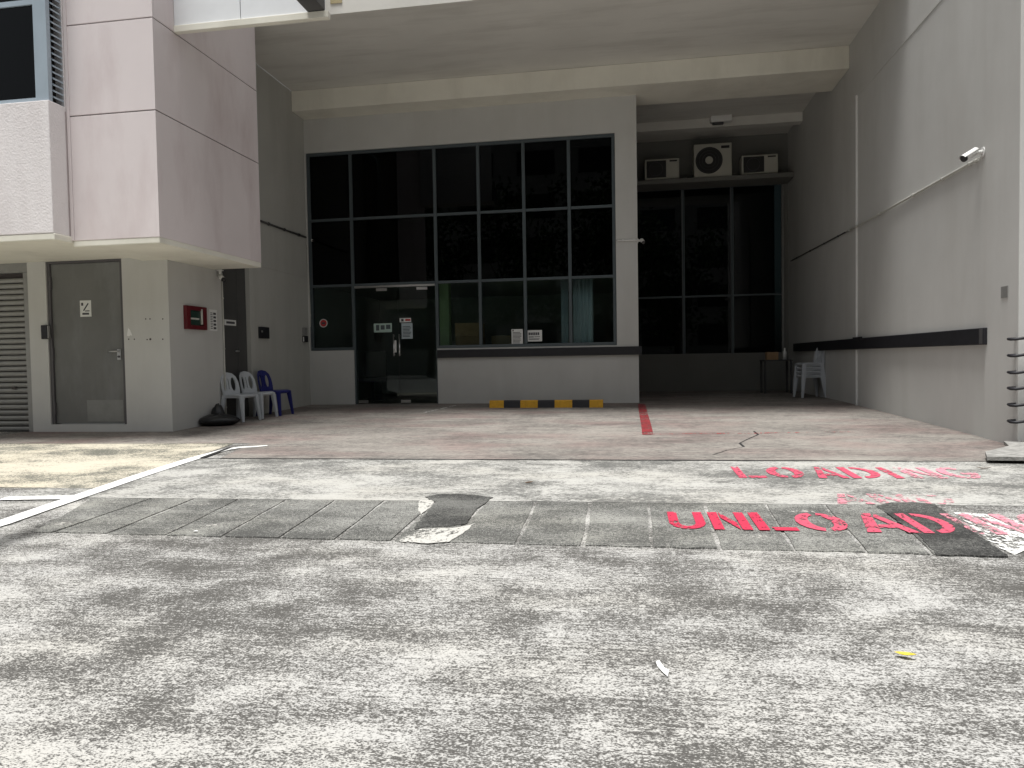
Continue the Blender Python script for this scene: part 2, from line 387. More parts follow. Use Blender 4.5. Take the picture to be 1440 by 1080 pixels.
for k in range(len(jx)-1):
    (la, ua), (lb, ub) = jx[k], jx[k+1]; gp = random.uniform(.006, .014)
    q = [(la+gp, yl_(dr_l, la)), (lb-gp, yl_(dr_l, lb)), (ub-gp, yl_(dr_u, ub)-.005), (ua+gp, yl_(dr_u, ua)-.005)]
    dz = .006+random.uniform(-.0012, .0016)
    bm = bmesh.new(); n = 5; top = []
    def lerp2(s, t):
        p = [(1-s)*(1-t), s*(1-t), s*t, (1-s)*t]; return sum(q[i][0]*p[i] for i in range(4)), sum(q[i][1]*p[i] for i in range(4))
    ring = [(s/n, 0) for s in range(n)]+[(1, s/n) for s in range(n)]+[(1-s/n, 1) for s in range(n)]+[(0, 1-s/n) for s in range(n)]
    P = []
    for s, t in ring:
        x, y = lerp2(s, t); x += random.uniform(-.005, .005); y += random.uniform(-.008, .008); P.append((x, y))
    cx, cy = sum(p[0] for p in P)/len(P), sum(p[1] for p in P)/len(P)
    vt = [bm.verts.new((cx+(x-cx)*.985, cy+(y-cy)*.99, g(x, y)+dz)) for x, y in P]
    vb = [bm.verts.new((x, y, g(x, y)-.03)) for x, y in P]
    bm.faces.new(vt)
    for i in range(len(P)): bm.faces.new((vt[i], vb[i], vb[(i+1) % len(P)], vt[(i+1) % len(P)]))
    sl = obj('cover_slab', bm, 'slab', drain)
    for s, t in ((.5, .2), (.5, .82)):          # mortar round the lifting holes
        if random.random() < .55:
            x, y = lerp2(s+random.uniform(-.1, .1), t+random.uniform(-.04, .04)); rr = random.uniform(.05, .10)
            bm = bmesh.new()
            vs = [bm.verts.new((x+rr*random.uniform(.7, 1.1)*math.cos(a*.5236), y+.55*rr*random.uniform(.6, 1.1)*math.sin(a*.5236), g(x, y)+dz+.0015)) for a in range(12)]
            bm.faces.new(vs); obj('lifting_hole_mortar', bm, 'mortar', sl)
bm = bmesh.new(); rows = []
for x in lin(-4.72, 8, 60):
    y0, y1 = yl_(dr_u, x)+.012, crack_y(x)-.012
    rows.append([bm.verts.new((x, y0+(y1-y0)*k/8+(.02*math.sin(x*9) if k == 0 else 0)*0, g(x, y0+(y1-y0)*k/8)+.003)) for k in range(9)])
for a, b in zip(rows, rows[1:]):
    for k in range(8): bm.faces.new((a[k], b[k], b[k+1], a[k+1]))
struct(obj('apron', bm, 'apron', smooth=True))
def patch_outline(px):
    out = []; P = [gnd(a, b) for a, b in px]
    for i, p in enumerate(P):
        q_ = P[(i+1) % len(P)]; n = max(1, int((q_-p).length/.04))
        for k in range(n):
            c = p.lerp(q_, k/n); out.append((c.x+random.uniform(-.009, .009), c.y+random.uniform(-.011, .011)))
    return out
tag(ground_poly('asphalt_patch', patch_outline([(597, 700), (618, 697), (645, 696), (672, 698), (692, 701), (678, 712), (664, 724), (656, 738), (640, 741), (620, 743), (600, 743), (583, 746), (590, 734), (603, 720), (612, 708)]), .0095, 'tar', thick=.012),
    'dark asphalt patch laid over the drain covers between pale cement smears', 'patch')
tag(ground_poly('asphalt_patch', patch_outline([(1232, 714), (1245, 709), (1285, 708), (1313, 710.5), (1352, 738), (1418, 785), (1370, 784), (1318, 782), (1290, 754)]), .0095, 'tar', thick=.012),
    'dark asphalt end piece of the drain under the painted letter D', 'patch')
sm = [patch_outline([(562, 763), (590, 746), (640, 744), (668, 738), (650, 752), (632, 764), (600, 766)]), patch_outline([(590, 705), (612, 704), (604, 716), (592, 726), (588, 716)])]
for i, s in enumerate(sm):
    tag(ground_poly('cement_smear', s, .0086, 'cement'), ['pale cement smear in front of the dark asphalt patch', 'small pale cement smear at the far left corner of the asphalt patch'][i], 'cement')

# white lines
def strip(px, wds, dz, m, name, parent=None):
    P = [gnd(*p) for p in px]; left, right = [], []
    for i, p in enumerate(P):
        d = (P[min(i+1, len(P)-1)]-P[max(i-1, 0)]); d.z = 0; d.normalize(); n = Vector((-d.y, d.x, 0)); wv = wds[i]/2
        left.append((p.x+n.x*wv, p.y+n.y*wv)); right.append((p.x-n.x*wv, p.y-n.y*wv))
    bm = bmesh.new()
    L = [bm.verts.new((x, y, g(x, y)+dz)) for x, y in left]; Rr = [bm.verts.new((x, y, g(x, y)+dz)) for x, y in right]
    for i in range(len(P)-1): bm.faces.new((Rr[i], Rr[i+1], L[i+1], L[i]))
    return obj(name, bm, m, parent)
tag(strip([(-60, 756), (0, 738), (60, 717), (130, 693), (200, 669), (265, 648), (290, 640.5), (318, 633), (337, 630), (357, 629), (376, 627.5)], [.14, .14, .14, .14, .14, .14, .11, .10, .11, .10, .06], .009, 'p_white', 'parking_line'),
    'long white parking line running from the drain up to the bay floor', 'line')
tag(strip([(4, 702.5), (60, 701.5), (116, 701)], [.13, .13, .13], .0105, 'p_white', 'parking_line'), 'short white line meeting the long white line at the drain', 'line')
tag(strip([(596, 581), (620, 575.5), (641, 570.5)], [.04, .04, .04], .009, 'p_whitew', 'floor_line'), 'thin worn white line on the floor by the glass doors', 'line')
# red bay lines
tag(strip([(902, 568.5), (905.5, 585), (909, 600), (911, 612)], [.13, .13, .13, .13], .009, 'p_bayred', 'bay_line'), 'thick red line running into the loading bay by the wall end', 'line')
tag(strip([(917, 611.5), (980, 610.5), (1060, 610), (1130, 609), (1200, 608)], [.10, .06, .08, .05, .05], .0085, 'p_bayred2', 'bay_line'), 'thin faded red line crossing the loading bay floor', 'line')

# stencilled lettering
def arc(cx, cy, rx, ry, a0, a1, t, n=8):
    o = [(cx+rx*math.cos(R_(a0+(a1-a0)*i/n)), cy+ry*math.sin(R_(a0+(a1-a0)*i/n))) for i in range(n+1)]
    i_ = [(cx+(rx-t)*math.cos(R_(a0+(a1-a0)*i/n)), cy+(ry-t*.55)*math.sin(R_(a0+(a1-a0)*i/n))) for i in range(n+1)]
    return [[o[k], o[k+1], i_[k+1], i_[k]] for k in range(n)]
def rc(x0, x1, y0, y1): return [[(x0, y0), (x1, y0), (x1, y1), (x0, y1)]]
T = .27
GL = {
 'L': rc(0, T, .0, 1) + rc(T+.08, .95, 0, .17),
 'O': arc(.5, .5, .5, .5, 100, 260, T) + arc(.5, .5, .5, .5, -80, 80, T),
 'A': [[(0, 0), (T, 0), (.56, 1), (.36, 1)], [(.62, .98), (.52, .78), (.78, 0), (1, 0)], [(.34, .22), (.70, .22), (.65, .38), (.40, .38)]],
 'D': rc(0, T*.9, 0, 1) + arc(.36, .5, .62, .5, -88, 88, T),
 'I': rc(.25, .25+T*1.5, 0, 1),
 'N': rc(0, T, 0, 1) + rc(1-T, 1, 0, 1) + [[(T+.04, 1), (T+.04, .66), (1-T-.04, 0), (1-T-.04, .36)]],
 'G': arc(.5, .5, .5, .5, 50, 265, T) + arc(.5, .5, .5, .5, 275, 330, T, 4) + rc(.55, 1, .34, .5),
 'U': rc(0, T, .3, 1) + rc(1-T, 1, .3, 1) + arc(.5, .36, .5, .36, 190, 350, T),
}
def lettering(name, label, letters, ybase, ytop, dz):
    """letters: (char, px0, px1, material); ybase/ytop: pixel rows at the first and last letter"""
    t = thing(name, label, 'lettering', tuple(gnd(letters[0][1], ybase[0])))
    n = len(letters)
    xa, xb = letters[0][1], letters[-1][2]
    for ch, p0, p1, m in letters:
        ym = lambda p, r: r[0]+(r[1]-r[0])*(p-xa)/(xb-xa)
        A = gnd(p0, ym(p0, ybase)); B = gnd(p1, ym(p1, ybase)); yt = gnd((p0+p1)/2, ym((p0+p1)/2, ytop)).y
        bm = bmesh.new()
        for poly in GL[ch]:
            vs = []
            for u, v in poly:
                x = A.x+(B.x-A.x)*u; y = (A.y+(B.y-A.y)*u)*(1-v)+yt*v; vs.append(bm.verts.new((x, y, g(x, y)+dz)))
            f = bm.faces.new(vs); f.normal_update()
            if f.normal.z < 0: f.normal_flip()
        obj('letter', bm, m, t)
    return t
lettering('painted_word', 'red stencilled word LOADING on the concrete by the bay floor joint',
          [('L', 1040, 1082, 'p_red2'), ('O', 1087, 1140, 'p_red2'), ('A', 1152, 1196, 'p_red2'), ('D', 1201, 1252, 'p_red2'), ('I', 1254, 1284, 'p_red2'), ('N', 1288, 1336, 'p_pink'), ('G', 1342, 1394, 'p_pink')],
          (673, 674.5), (657.5, 659), .008)
lettering('painted_word', 'almost worn away pink word AND between the two larger red words',
          [('A', 1178, 1232, 'p_ghost'), ('N', 1240, 1294, 'p_ghost'), ('D', 1302, 1356, 'p_ghost')], (710, 711), (696, 697), .008)
lettering('painted_word', 'red stencilled word UNLOADING painted across the dark drain covers',
          [('U', 943, 996, 'p_red'), ('N', 1005, 1060, 'p_red'), ('L', 1068, 1128, 'p_red'), ('O', 1132, 1206, 'p_red2'), ('A', 1220, 1296, 'p_red2'), ('D', 1300, 1364, 'p_red2'), ('I', 1366, 1398, 'p_pink'), ('N', 1402, 1470, 'p_pink'), ('G', 1478, 1550, 'p_pink')],
          (746, 757), (722.5, 727), .0122)
tag(ground_poly('white_paint_patch', patch_outline([(1342, 722), (1385, 724), (1440, 734), (1500, 738), (1500, 768), (1440, 775), (1425, 782), (1395, 766), (1366, 744)]), .006, 'p_whitew'), 'worn white paint under the pale pink letters beyond the drain', 'paint')

# ------------------------------------------------------------------ the building
B = thing('industrial_building', 'grey industrial building with pink upper bay, dark glazed shop front and open loading bay', 'building')
lowz = -.35
# --- wall with steel door and shutter (faces the camera)
dx0, dx1 = atY(67.5, 480, YD).x+.0, atY(174.5, 480, YD).x
dz0, dz1 = atY(126, 597, YD).z, atY(119, 364, YD).z
sx1 = atY(42, 480, YD).x
wall_grid('wall', [-14, sx1, dx0, dx1, XS-.25], [lowz, dz0, dz1, ZS+.02], [(-14.1, sx1, lowz-.1, ZS+.1), (dx0, dx1, dz0, dz1)],
          lambda u, v, w_: (u, YD+w_, v), .2, 'plaster_l', B)
side = box('wall', XS-.25, XS, YD, 10.37, lowz, 2.849, 'plaster_l', B)
# steel door
D = box('door', dx0+.05, dx1-.05, YD+.045, YD+.09, dz0+.012, dz1-.05, 'door', B, .004)
fr = bmesh.new(); bx(fr, dx0+.002, dx0+.048, YD+.02, YD+.15, dz0+.002, dz1-.002); bx(fr, dx1-.048, dx1-.002, YD+.02, YD+.15, dz0+.002, dz1-.002); bx(fr, dx0+.05, dx1-.05, YD+.02, YD+.15, dz1-.048, dz1-.002)
obj('door_frame', fr, 'doorframe', B)
kz = atY(126, 563, YD).z
box('kick_plate', (dx0+dx1)/2-.05, dx1-.075, YD+.041, YD+.0448, dz0+.04, kz, 'kick', D)
for py in (398, 498, 575):
    zz = atY(72, py, YD).z; box('hinge', dx0+.035, dx0+.062, YD+.012, YD+.044, zz-.09, zz+.09, 'doorframe', D, .003)
hp = atY(163, 494, YD)
bm = bmesh.new(); tube(bm, [(hp.x+.02, YD+.045, hp.z), (hp.x+.02, YD-.01, hp.z), (hp.x-.11, YD-.01, hp.z-.005)], .012)
bx(bm, hp.x-.01, hp.x+.05, YD+.033, YD+.0445, hp.z-.12, hp.z+.03, .003); obj('door_handle', bm, 'steel', D)
bm = bmesh.new(); tube(bm, [(hp.x+.02, YD+.034, hp.z-.075), (hp.x+.02, YD+.018, hp.z-.075)], .016, 10); obj('key_cylinder', bm, 'doorframe', D)
# shutter
zb = atY(20, 383, YD).z
box('shutter_box', -14, sx1-.002, YD+.03, YD+.19, zb, ZS+.015, 'alu', B, .004)
sh_z0 = g(-9.6, YD)+.005
bm = bmesh.new(); bx(bm, sx1-.085, sx1-.004, YD+.012, YD+.1, sh_z0, zb-.004, .004); obj('shutter_guide', bm, 'alu', B)
shut = box('shutter', -14, sx1-.088, YD+.10, YD+.14, sh_z0, zb-.004, 'gap', B)
pitch = .0795; ns = int((zb-sh_z0)/pitch); me0 = None
for k in range(ns):
    z = sh_z0+.004+k*pitch
    if me0 is None:
        bm = bmesh.new(); prof = [(.028, 0), (.012, .012), (.004, .03), (.004, .048), (.012, .062), (.028, .067)]
        va = [bm.verts.new((-14, YD+.045+p[0], p[1])) for p in prof]; vb = [bm.verts.new((sx1-.09, YD+.045+p[0], p[1])) for p in prof]
        for i in range(len(prof)-1): bm.faces.new((va[i], vb[i], vb[i+1], va[i+1]))
        o = obj('shutter_slat', bm, 'alu', shut, smooth=True); me0 = o.data
    else:
        o = bpy.data.objects.new('shutter_slat', me0); COL.objects.link(o); o.parent = shut
    o.location = (0, 0, z)
lk = atY(17, 546, YD); box('shutter_lock', lk.x-.04, lk.x+.03, YD+.03, YD+.046, lk.z-.016, lk.z+.016, 'gap', shut, .003)
# double door in the side wall beyond the fire panel
xg = XS
wy0 = atX(352, 450, xg).y
ymid = atX(334, 450, XS-.07).y
sd_ = box('side_door', XS-.12, XS-.07, 10.375, ymid-.004, g(-6.3, 10.6)-.02, 2.84, 'door_d', B, .004)
box('side_door', XS-.12, XS-.07, ymid+.004, wy0-.004, g(-6.3, 11)-.02, 2.84, 'door_d', B, .004)
zz = atX(335, 494, XS-.07).z; bm = bmesh.new(); tube(bm, [(XS-.075, ymid-.06, zz), (XS-.02, ymid-.06, zz), (XS-.02, ymid-.16, zz)], .011); obj('door_handle', bm, 'steel', sd_)
box('wall', XS-.32, XS-.13, 10.372, wy0, lowz, 3.0, 'plaster', B)
# left wall of the forecourt
wall_grid('wall', [YPE+.012, 10.372, wy0, 13.398], [lowz, 2.85, ZC-.002], [(10.1, wy0, lowz-.1, 2.85)], lambda u, v, w_: (xg-w_, u, v), .24, 'plaster', B)
zg = atX(400, 382.3, xg).z
box('wall_groove', xg-.01, xg+.006, YPE+.3, 13.39, zg-.012, zg+.012, 'plaster', B)
# soffit under the bays
bxl = atY(95.5, 160, YP).x
yblk = atX(70.5, 170, bxl).y
zlb = atY(73.5, 331, yblk).z
bm = bmesh.new(); bx(bm, bxl-.002, XL-.002, YP+.004, YPE-.003, ZS-.04, ZS+.04, .012); sf = obj('soffit', bm, 'cream', B)
bm = bmesh.new(); bx(bm, -14, bxl-.004, yblk+.004, YD+.15, zlb-.05, zlb+.03, .012); obj('soffit', bm, 'cream', B)
box('soffit_core', -14, XL-.05, YP+.1, YPE-.05, ZS+.041, ZS+.3, 'gap', B)
# --- pink bay: core with cladding panels, joints open between them
zj = [ZS+.035, atX(219.7, 154.8, XL).z, atX(215.6, 24.9, XL).z, atX(215.6, 24.9, XL).z+1.25, TOP]
pk = box('pink_bay', bxl+.002, XL-.03, YP+.03, YPE-.02, ZS+.042, TOP, 'gap', B)
for k in range(4):
    z0, z1 = zj[k]+(.007 if k else 0), zj[k+1]-.007
    box('cladding_panel', bxl, XL, YP, YP+.0295, z0, z1, 'pink', pk, .004)
    box('cladding_panel', XL-.0295, XL, YP+.031, YPE, z0, z1, 'pink', pk, .004)
box('cladding_panel', bxl+.01, XL-.031, YPE-.0195, YPE, zj[0], TOP, 'pink', pk)
box('edge_trim', bxl-.012, bxl+.03, YP-.012, YP-.001, zj[0], TOP, 'pink', pk, .003)
# --- pale block further left: parapet, louvre return, window
zsill = atY(68.7, 140, yblk).z
lb = box('parapet', -14, bxl-.014, yblk, yblk+.25, zlb+.031, zsill, 'pinkw', B, .008)
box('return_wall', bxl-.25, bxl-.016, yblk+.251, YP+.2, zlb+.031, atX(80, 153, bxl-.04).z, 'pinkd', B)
zl0 = atX(80, 153, bxl-.04).z
lv = box('louvre', bxl-.25, bxl-.14, yblk+.10, YP+.02, zl0+.003, TOP, 'gap', B)
bm = bmesh.new(); bx(bm, bxl-.13, bxl-.013, YP-.03, YP-.0125, zl0, TOP); obj('louvre_frame', bm, 'pinkw', lv)
k = 0; z = zl0+.05; me1 = None
while z < TOP-.1 and k < 60:
    bm = bmesh.new()
    if me1 is None:
        v = [bm.verts.new(p) for p in ((bxl-.02, yblk+.10, 0), (bxl-.02, YP-.035, 0), (bxl-.11, YP-.035, .05), (bxl-.11, yblk+.10, .05), (bxl-.02, yblk+.10, -.02), (bxl-.02, YP-.035, -.02), (bxl-.11, YP-.035, .035), (bxl-.11, yblk+.10, .035))]
        for f in ((0, 1, 2, 3), (7, 6, 5, 4), (0, 4, 5, 1), (3, 2, 6, 7), (0, 3, 7, 4), (1, 5, 6, 2)): bm.faces.new([v[i] for i in f])
        o = obj('louvre_blade', bm, 'frame_b', lv); me1 = o.data
    else:
        bm.free(); o = bpy.data.objects.new('louvre_blade', me1); COL.objects.link(o); o.parent = lv
    o.location = (0, 0, z); z += .073; k += 1
wx1 = atY(67.5, 60, yblk+.05).x; wxf = atY(49, 60, yblk+.05).x
win = bmesh.new(); bx(win, wxf, wx1, yblk+.03, yblk+.09, zsill+.012, TOP, .004); bx(win, -14, wxf-.001, yblk+.035, yblk+.085, zsill+.012, zsill+.05); 
zr = atY(20, 6, yblk+.05).z; bx(win, -14, wxf-.001, yblk+.035, yblk+.085, zr-.03, zr+.03)
win = obj('window_frame', win, 'frame_b', B)
box('pane', -14, wxf-.002, yblk+.055, yblk+.063, zsill+.052, zr-.032, 'g_dark', win); box('pane', -14, wxf-.002, yblk+.055, yblk+.063, zr+.032, TOP, 'g_dark', win)
cx0 = atY(25, 70, yblk+.35).x; bm = bmesh.new()
cv = [(cx0+.02*i, yblk+.35+.03*math.sin(i*1.3)) for i in range(int((wxf-cx0)/.02)+8)]
va = [bm.verts.new((x, y, zsill)) for x, y in cv]; vb = [bm.verts.new((x, y, TOP)) for x, y in cv]
for i in range(len(cv)-1): bm.faces.new((va[i], va[i+1], vb[i+1], vb[i]))
obj('curtain', bm, 'curtain', B, smooth=True)
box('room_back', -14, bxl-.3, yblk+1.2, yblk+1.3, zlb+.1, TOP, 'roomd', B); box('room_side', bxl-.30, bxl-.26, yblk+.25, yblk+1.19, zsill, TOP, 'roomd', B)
box('roof', -14, XL+.0, yblk+.01, 10.21, TOP+.002, TOP+.2, 'ceil', B)
# --- storey above the forecourt
box('upper_storey', XS+.001, XR-.002, YF, 18.4, ZC, TOP+.2, 'ceil', B)
vp = atY(473, 2, YF); box('wall_vent', vp.x-.09, vp.x+.09, YF-.012, YF-.001, vp.z-.03, vp.z+.18, 'vent', B)
box('beam', XS+.001, XR-.001, YB0, YB1, ZB, ZC-.002, 'cream', B, .01)
box('downstand', XW+.02, XR-.001, 16.2, 16.45, ZC-.19, ZC-.002, 'ceil', B)
# --- signboard-like white panels with dark arm above the forecourt edge
ys_ = 8.19
zs0 = atY(350, 33.5, ys_).z
xs1 = atY(462, 22, ys_).x
pb = box('white_panel_frame', XL+.002, xs1, ys_-.02, ys_+.055, zs0-.02, zs0+.06, 'cream', B, .005)
xm = atY(338, 15, ys_).x; xd = atY(433, 22, ys_).x
box('white_panel', XL+.004, xm-.006, ys_+.0, ys_+.05, zs0+.062, TOP, 'whitepanel', pb); box('white_panel', xm+.006, xd+.2, ys_+.0, ys_+.05, zs0+.062, TOP, 'whitepanel', pb)
bm = bmesh.new(); bx(bm, xd, xs1-.04, 7.5, ys_-.003, zs0+.065, zs0+.4, .005); obj('canopy_arm', bm, 'darkmetal', pb)
box('support', xm-.1, xm+.1, ys_+.051, YF-.001, 7.6, 7.8, 'darkmetal', pb)
# --- shop-front wall with openings
zt = atY(640, 201.5, YW).z; z2 = atY(650, 299.4, YW).z; z3 = atY(650, 395.3, YW).z; zsl = atY(640, 489.5, YW).z; zsl2 = atY(468, 493, YW).z
mx_ = [atY(px, py, YW).x for px, py in ((430, 250), (491.5, 250), (610, 250), (671.5, 250), (735.5, 250), (799.5, 250), (865, 250))]
gz = g(-4, YW)-.03
wall_grid('wall', [xg, mx_[0], mx_[1], mx_[2], mx_[6], XW], [lowz, zsl2, zt, ZB+.002],
          [(mx_[0], mx_[6], zsl2, zt), (mx_[1], mx_[2], lowz-.1, zsl2)], lambda u, v, w_: (u, YW+w_, v), .22, 'plaster_l', B)
gf = thing('glazed_front', '', '')  # replaced below by a part of the building
bpy.data.objects.remove(gf)
fy0, fy1 = YW+.03, YW+.12
bm = bmesh.new(); h = .03
zrow = [zsl2+.002, z3, z2, zt-.002]
bx(bm, mx_[0]+.002, mx_[6]-.002, fy0, fy1, zt-.06, zt-.002, .004)
glz = obj('window_frame', bm, 'frame', B)
def bar(x0, x1, z0, z1, nm='mullion', pf=0): return box(nm, x0, x1, fy0+pf, fy1-pf, z0, z1, 'frame', glz, .004)
for i, x in enumerate(mx_):
    xx = min(max(x, mx_[0]+h+.002), mx_[6]-h-.002)
    zlo = g(x, YW)-.02 if i in (1, 2) else zsl2+.062
    bar(xx-h, xx+h, zlo, zt-.061)
for zz in (z3, z2):
    for i in range(6):
        bar(max(mx_[i], mx_[0]+h)+h+.001, min(mx_[i+1], mx_[6]-h)-h-.001, zz-.025, zz+.025, 'transom', .004)
bar(mx_[0]+.003, mx_[1]-h-.001, zsl2+.002, zsl2+.06, 'sill_bar'); bar(mx_[2]+h+.001, mx_[6]-.003, zsl2+.002, zsl2+.06, 'sill_bar')
for i in range(6):
    a, b_ = max(mx_[i], mx_[0]+h)+h, min(mx_[i+1], mx_[6]-h)-h
    box('pane', a, b_, YW+.07, YW+.078, z3+.026, z2-.026, 'g_dark', glz); box('pane', a, b_, YW+.07, YW+.078, z2+.026, zt-.061, 'g_dark', glz)
    if i != 1: box('pane', a, b_, YW+.07, YW+.078, zsl2+.061, z3-.026, 'g_low', glz)
# glass doors
xa, xc, xb_ = mx_[1]+h+.004, atY(559, 480, YW).x, mx_[2]-h-.004
zd0 = g(-4, YW)+.02
bm = bmesh.new(); bx(bm, xa, xb_, YW+.02, YW+.13, z3-.065, z3-.027, .003); obj('door_header', bm, 'steel', B)
for k, (a, b_) in enumerate(((xa, xc-.004), (xc+.004, xb_))):
    yo = 0
    gd = box('glass_door', a, b_, YW+.068+yo, YW+.08+yo, zd0, z3-.067, 'g_low', B, .002)
    hx = xc-.085 if k == 0 else xc+.03
    hz0, hz1 = atY(550, 501, YW).z, atY(550, 470, YW).z
    bm = bmesh.new(); tube(bm, [(hx, YW+.067, hz0+.03), (hx, YW+.02, hz0+.03), (hx, YW+.02, hz0), (hx, YW+.02, hz1), (hx, YW+.02, hz1-.03), (hx, YW+.067, hz1-.03)], .014, 8); obj('pull_handle', bm, 'steel', gd)
    pf_ = bmesh.new(); bx(pf_, a+.02, a+.22, YW+.06, YW+.067, zd0+.0, zd0+.06, .002); bx(pf_, (a+b_)/2+.0, (a+b_)/2+.22, YW+.06, YW+.067, z3-.13, z3-.075, .002); obj('patch_fitting', pf_, 'steel', gd)
lp = atY(554.5, 487, YW); box('lock_plate', lp.x-.025, lp.x+.025, YW+.052, YW+.066, lp.z-.12, lp.z+.12, 'white', B, .003)
# bumper rails
zb0, zb1 = atY(760, 501, YW-.06).z, atY(760, 489.5, YW-.06).z
tag(box('bumper_rail', mx_[2]+.01, XW+.06, YW-.06, YW-.001, zb0, zb1, 'black', None, .006), 'black rubber bumper rail below the shop-front windows', 'bumper rail')
ry0 = atX(1384.6, 470, XR-.05).y
zr0, zr1 = atX(1384.7, 484.7, XR-.05).z, atX(1384.7, 460.8, XR-.05).z
rb = thing('bumper_rail', 'long black rubber bumper rail along the right wall of the bay', 'bumper rail', (XR, 11, zr0))
box('rail', XR-.055, XR-.001, ry0+.01, 16.9, zr0, zr1, 'black', rb, .006)
jb = atX(1207, 474, XR-.05); box('rail_joint', XR-.075, XR-.056, jb.y-.22, jb.y+.22, zr1-.03, zr1+.02, 'black', rb, .004)
bm = bmesh.new(); bx(bm, XR-.06, XR-.0552, ry0+.03, ry0+.10, zr0+.01, zr1-.01, .002); obj('end_plate', bm, 'darkmetal', rb)
# --- right wall, pilaster, loading bay back
ypl = atX(1385.4, 300, XR-.02).y
wr = box('wall', XR, XR+.4, ypl+.001, 18.4, lowz, TOP, 'plaster_l', B)
ype = atX(1432, 500, XR-.02).y
box('pilaster', XR-.02, XR+.7, ype, ypl, lowz, TOP, 'plaster_l', B, .008)
zgr = atX(1322.5, 0, XR).z; box('wall_band', XR-.008, XR-.0005, ypl+.01, 12.85, zgr-.02, zgr+.02, 'plaster_l', B)
wz1 = atY(1000, 261, YK).z; wz0 = atY(1000, 497, YK).z; wxR = atY(1103, 350, YK).x
kx = [XW+.02, atY(962, 350, YK).x, atY(1031, 350, YK).x, wxR]
wall_grid('back_wall', [XW-.2, XW+.02, wxR, XR+.001], [lowz, wz0, wz1, ZC-.002], [(XW+.02, wxR, wz0, wz1)], lambda u, v, w_: (u, YK+w_, v), .2, 'plaster_shade', B)
bwf = bmesh.new(); bx(bwf, XW+.02, wxR, YK+.02, YK+.1, wz1-.05, wz1-.001); bwf = obj('window_frame', bwf, 'frame', B)
zkt = atY(1000, 416, YK).z; zkm = atY(1000, 340, YK).z
for i in range(1, 4): box('mullion', kx[i]-.035-(.02 if i == 3 else 0), kx[i]+.015-(.02 if i == 3 else 0), YK+.02, YK+.1, wz0+.001, wz1-.051, 'frame' if i < 3 else 'alu', bwf)
for i in range(3):
    for za, zc in ((wz0+.002, zkt-.02), (zkt+.02, wz1-.052)):
        box('pane', kx[i]+.017, kx[i+1]-.057, YK+.06, YK+.068, za, zc, 'g_dark', bwf)
    box('transom', kx[i]+.017, kx[i+1]-.057, YK+.025, YK+.095, zkt-.019, zkt+.019, 'frame', bwf)
zsh = atY(1000, 252, 17.2).z
box('ac_ledge', XW+.01, XR-.01, 16.95, YK-.002, zsh-.1, zsh-.0, 'plaster_shade', B, .006)
box('bay_side_wall', XW-.2, XW-.002, YW+.222, 18.4, lowz, ZC-.002, 'plaster_shade', B)
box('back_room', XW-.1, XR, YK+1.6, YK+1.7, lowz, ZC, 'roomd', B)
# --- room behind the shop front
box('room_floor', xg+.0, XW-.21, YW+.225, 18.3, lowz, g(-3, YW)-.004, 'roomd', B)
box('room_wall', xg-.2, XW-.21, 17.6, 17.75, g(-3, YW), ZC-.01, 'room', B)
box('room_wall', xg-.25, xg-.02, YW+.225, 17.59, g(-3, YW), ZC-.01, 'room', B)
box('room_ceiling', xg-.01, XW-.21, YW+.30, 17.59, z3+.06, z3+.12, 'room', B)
# vertical trunking on the right wall
zt0 = atX(1206, 134, XR).z; yt_ = atX(1206, 350, XR).y
tag(box('cable_trunking', XR-.03, XR-.001, yt_-.018, yt_+.018, zr1+.004, zt0, 'white', None, .004), 'white vertical trunking on the right wall above the bumper rail', 'trunking')
tag(box('cable_trunking', XR-.03, XR-.001, yt_-.018, yt_+.018, g(XR, yt_)-.01, zr0-.004, 'white', None, .004), 'white vertical trunking on the right wall below the bumper rail', 'trunking')

# ------------------------------------------------------------------ cables and cameras
def conduit(pts, r, m, label, clips=0, nrm=Vector((-1, 0, 0))):
    t = thing('conduit', label, 'conduit', tuple(pts[0]))
    bm = bmesh.new(); tube(bm, pts, r, 8); obj('pipe', bm, m, t)
    for k in range(clips):
        f = (k+.5)/clips*(len(pts)-1); i = min(int(f), len(pts)-2); p = pts[i].lerp(pts[i+1], f-i)
        bm = bmesh.new(); d = (pts[i+1]-pts[i]).normalized(); tube(bm, [p-d*.012, p+d*.012], r*1.5, 8); obj('clip', bm, m, t)
    return t
xw_ = XR-.018
conduit([atX(1376, 224, xw_), atX(1362, 231, xw_), atX(1285, 274, xw_), atX(1208, 316.5, xw_-.02), atX(1190, 326, xw_)], .016, 'dirtywhite', 'pale conduit sloping down the right wall from the bullet camera', 7)
conduit([atX(1189, 326.5, xw_), atX(1150, 347, xw_), atX(1112, 367, xw_)], .012, 'darkpvc', 'dark conduit continuing along the right wall into the bay', 4)
xq = xg+.022
conduit([atX(366, 310.6, xq), atX(400, 323, xq), atX(430, 333.8, xq)], .02, 'darkpvc', 'black conduit sloping along the grey wall behind the pink bay', 3)
conduit([atX(431, 335, xq), atX(434, 392, xq), atX(437, 460, xq)], .012, 'dirtywhite', 'thin pale conduit in the corner beside the shop-front window', 4)
conduit([atY(868, 338.2, YW-.02), atY(884, 338, YW-.02), atY(899, 337.6, YW-.02)], .016, 'white', 'short white conduit across the wall end beside the bay', 2)
cz = XS+.014
conduit([Vector((cz, 10.34, atX(313, 384, cz).z)), Vector((cz, 10.34, g(cz, 10.3)+.75)), Vector((cz, 10.34, g(cz, 10.3)+.05))], .013, 'dirtywhite', 'pale vertical conduit on the wall edge below the soffit camera', 4)
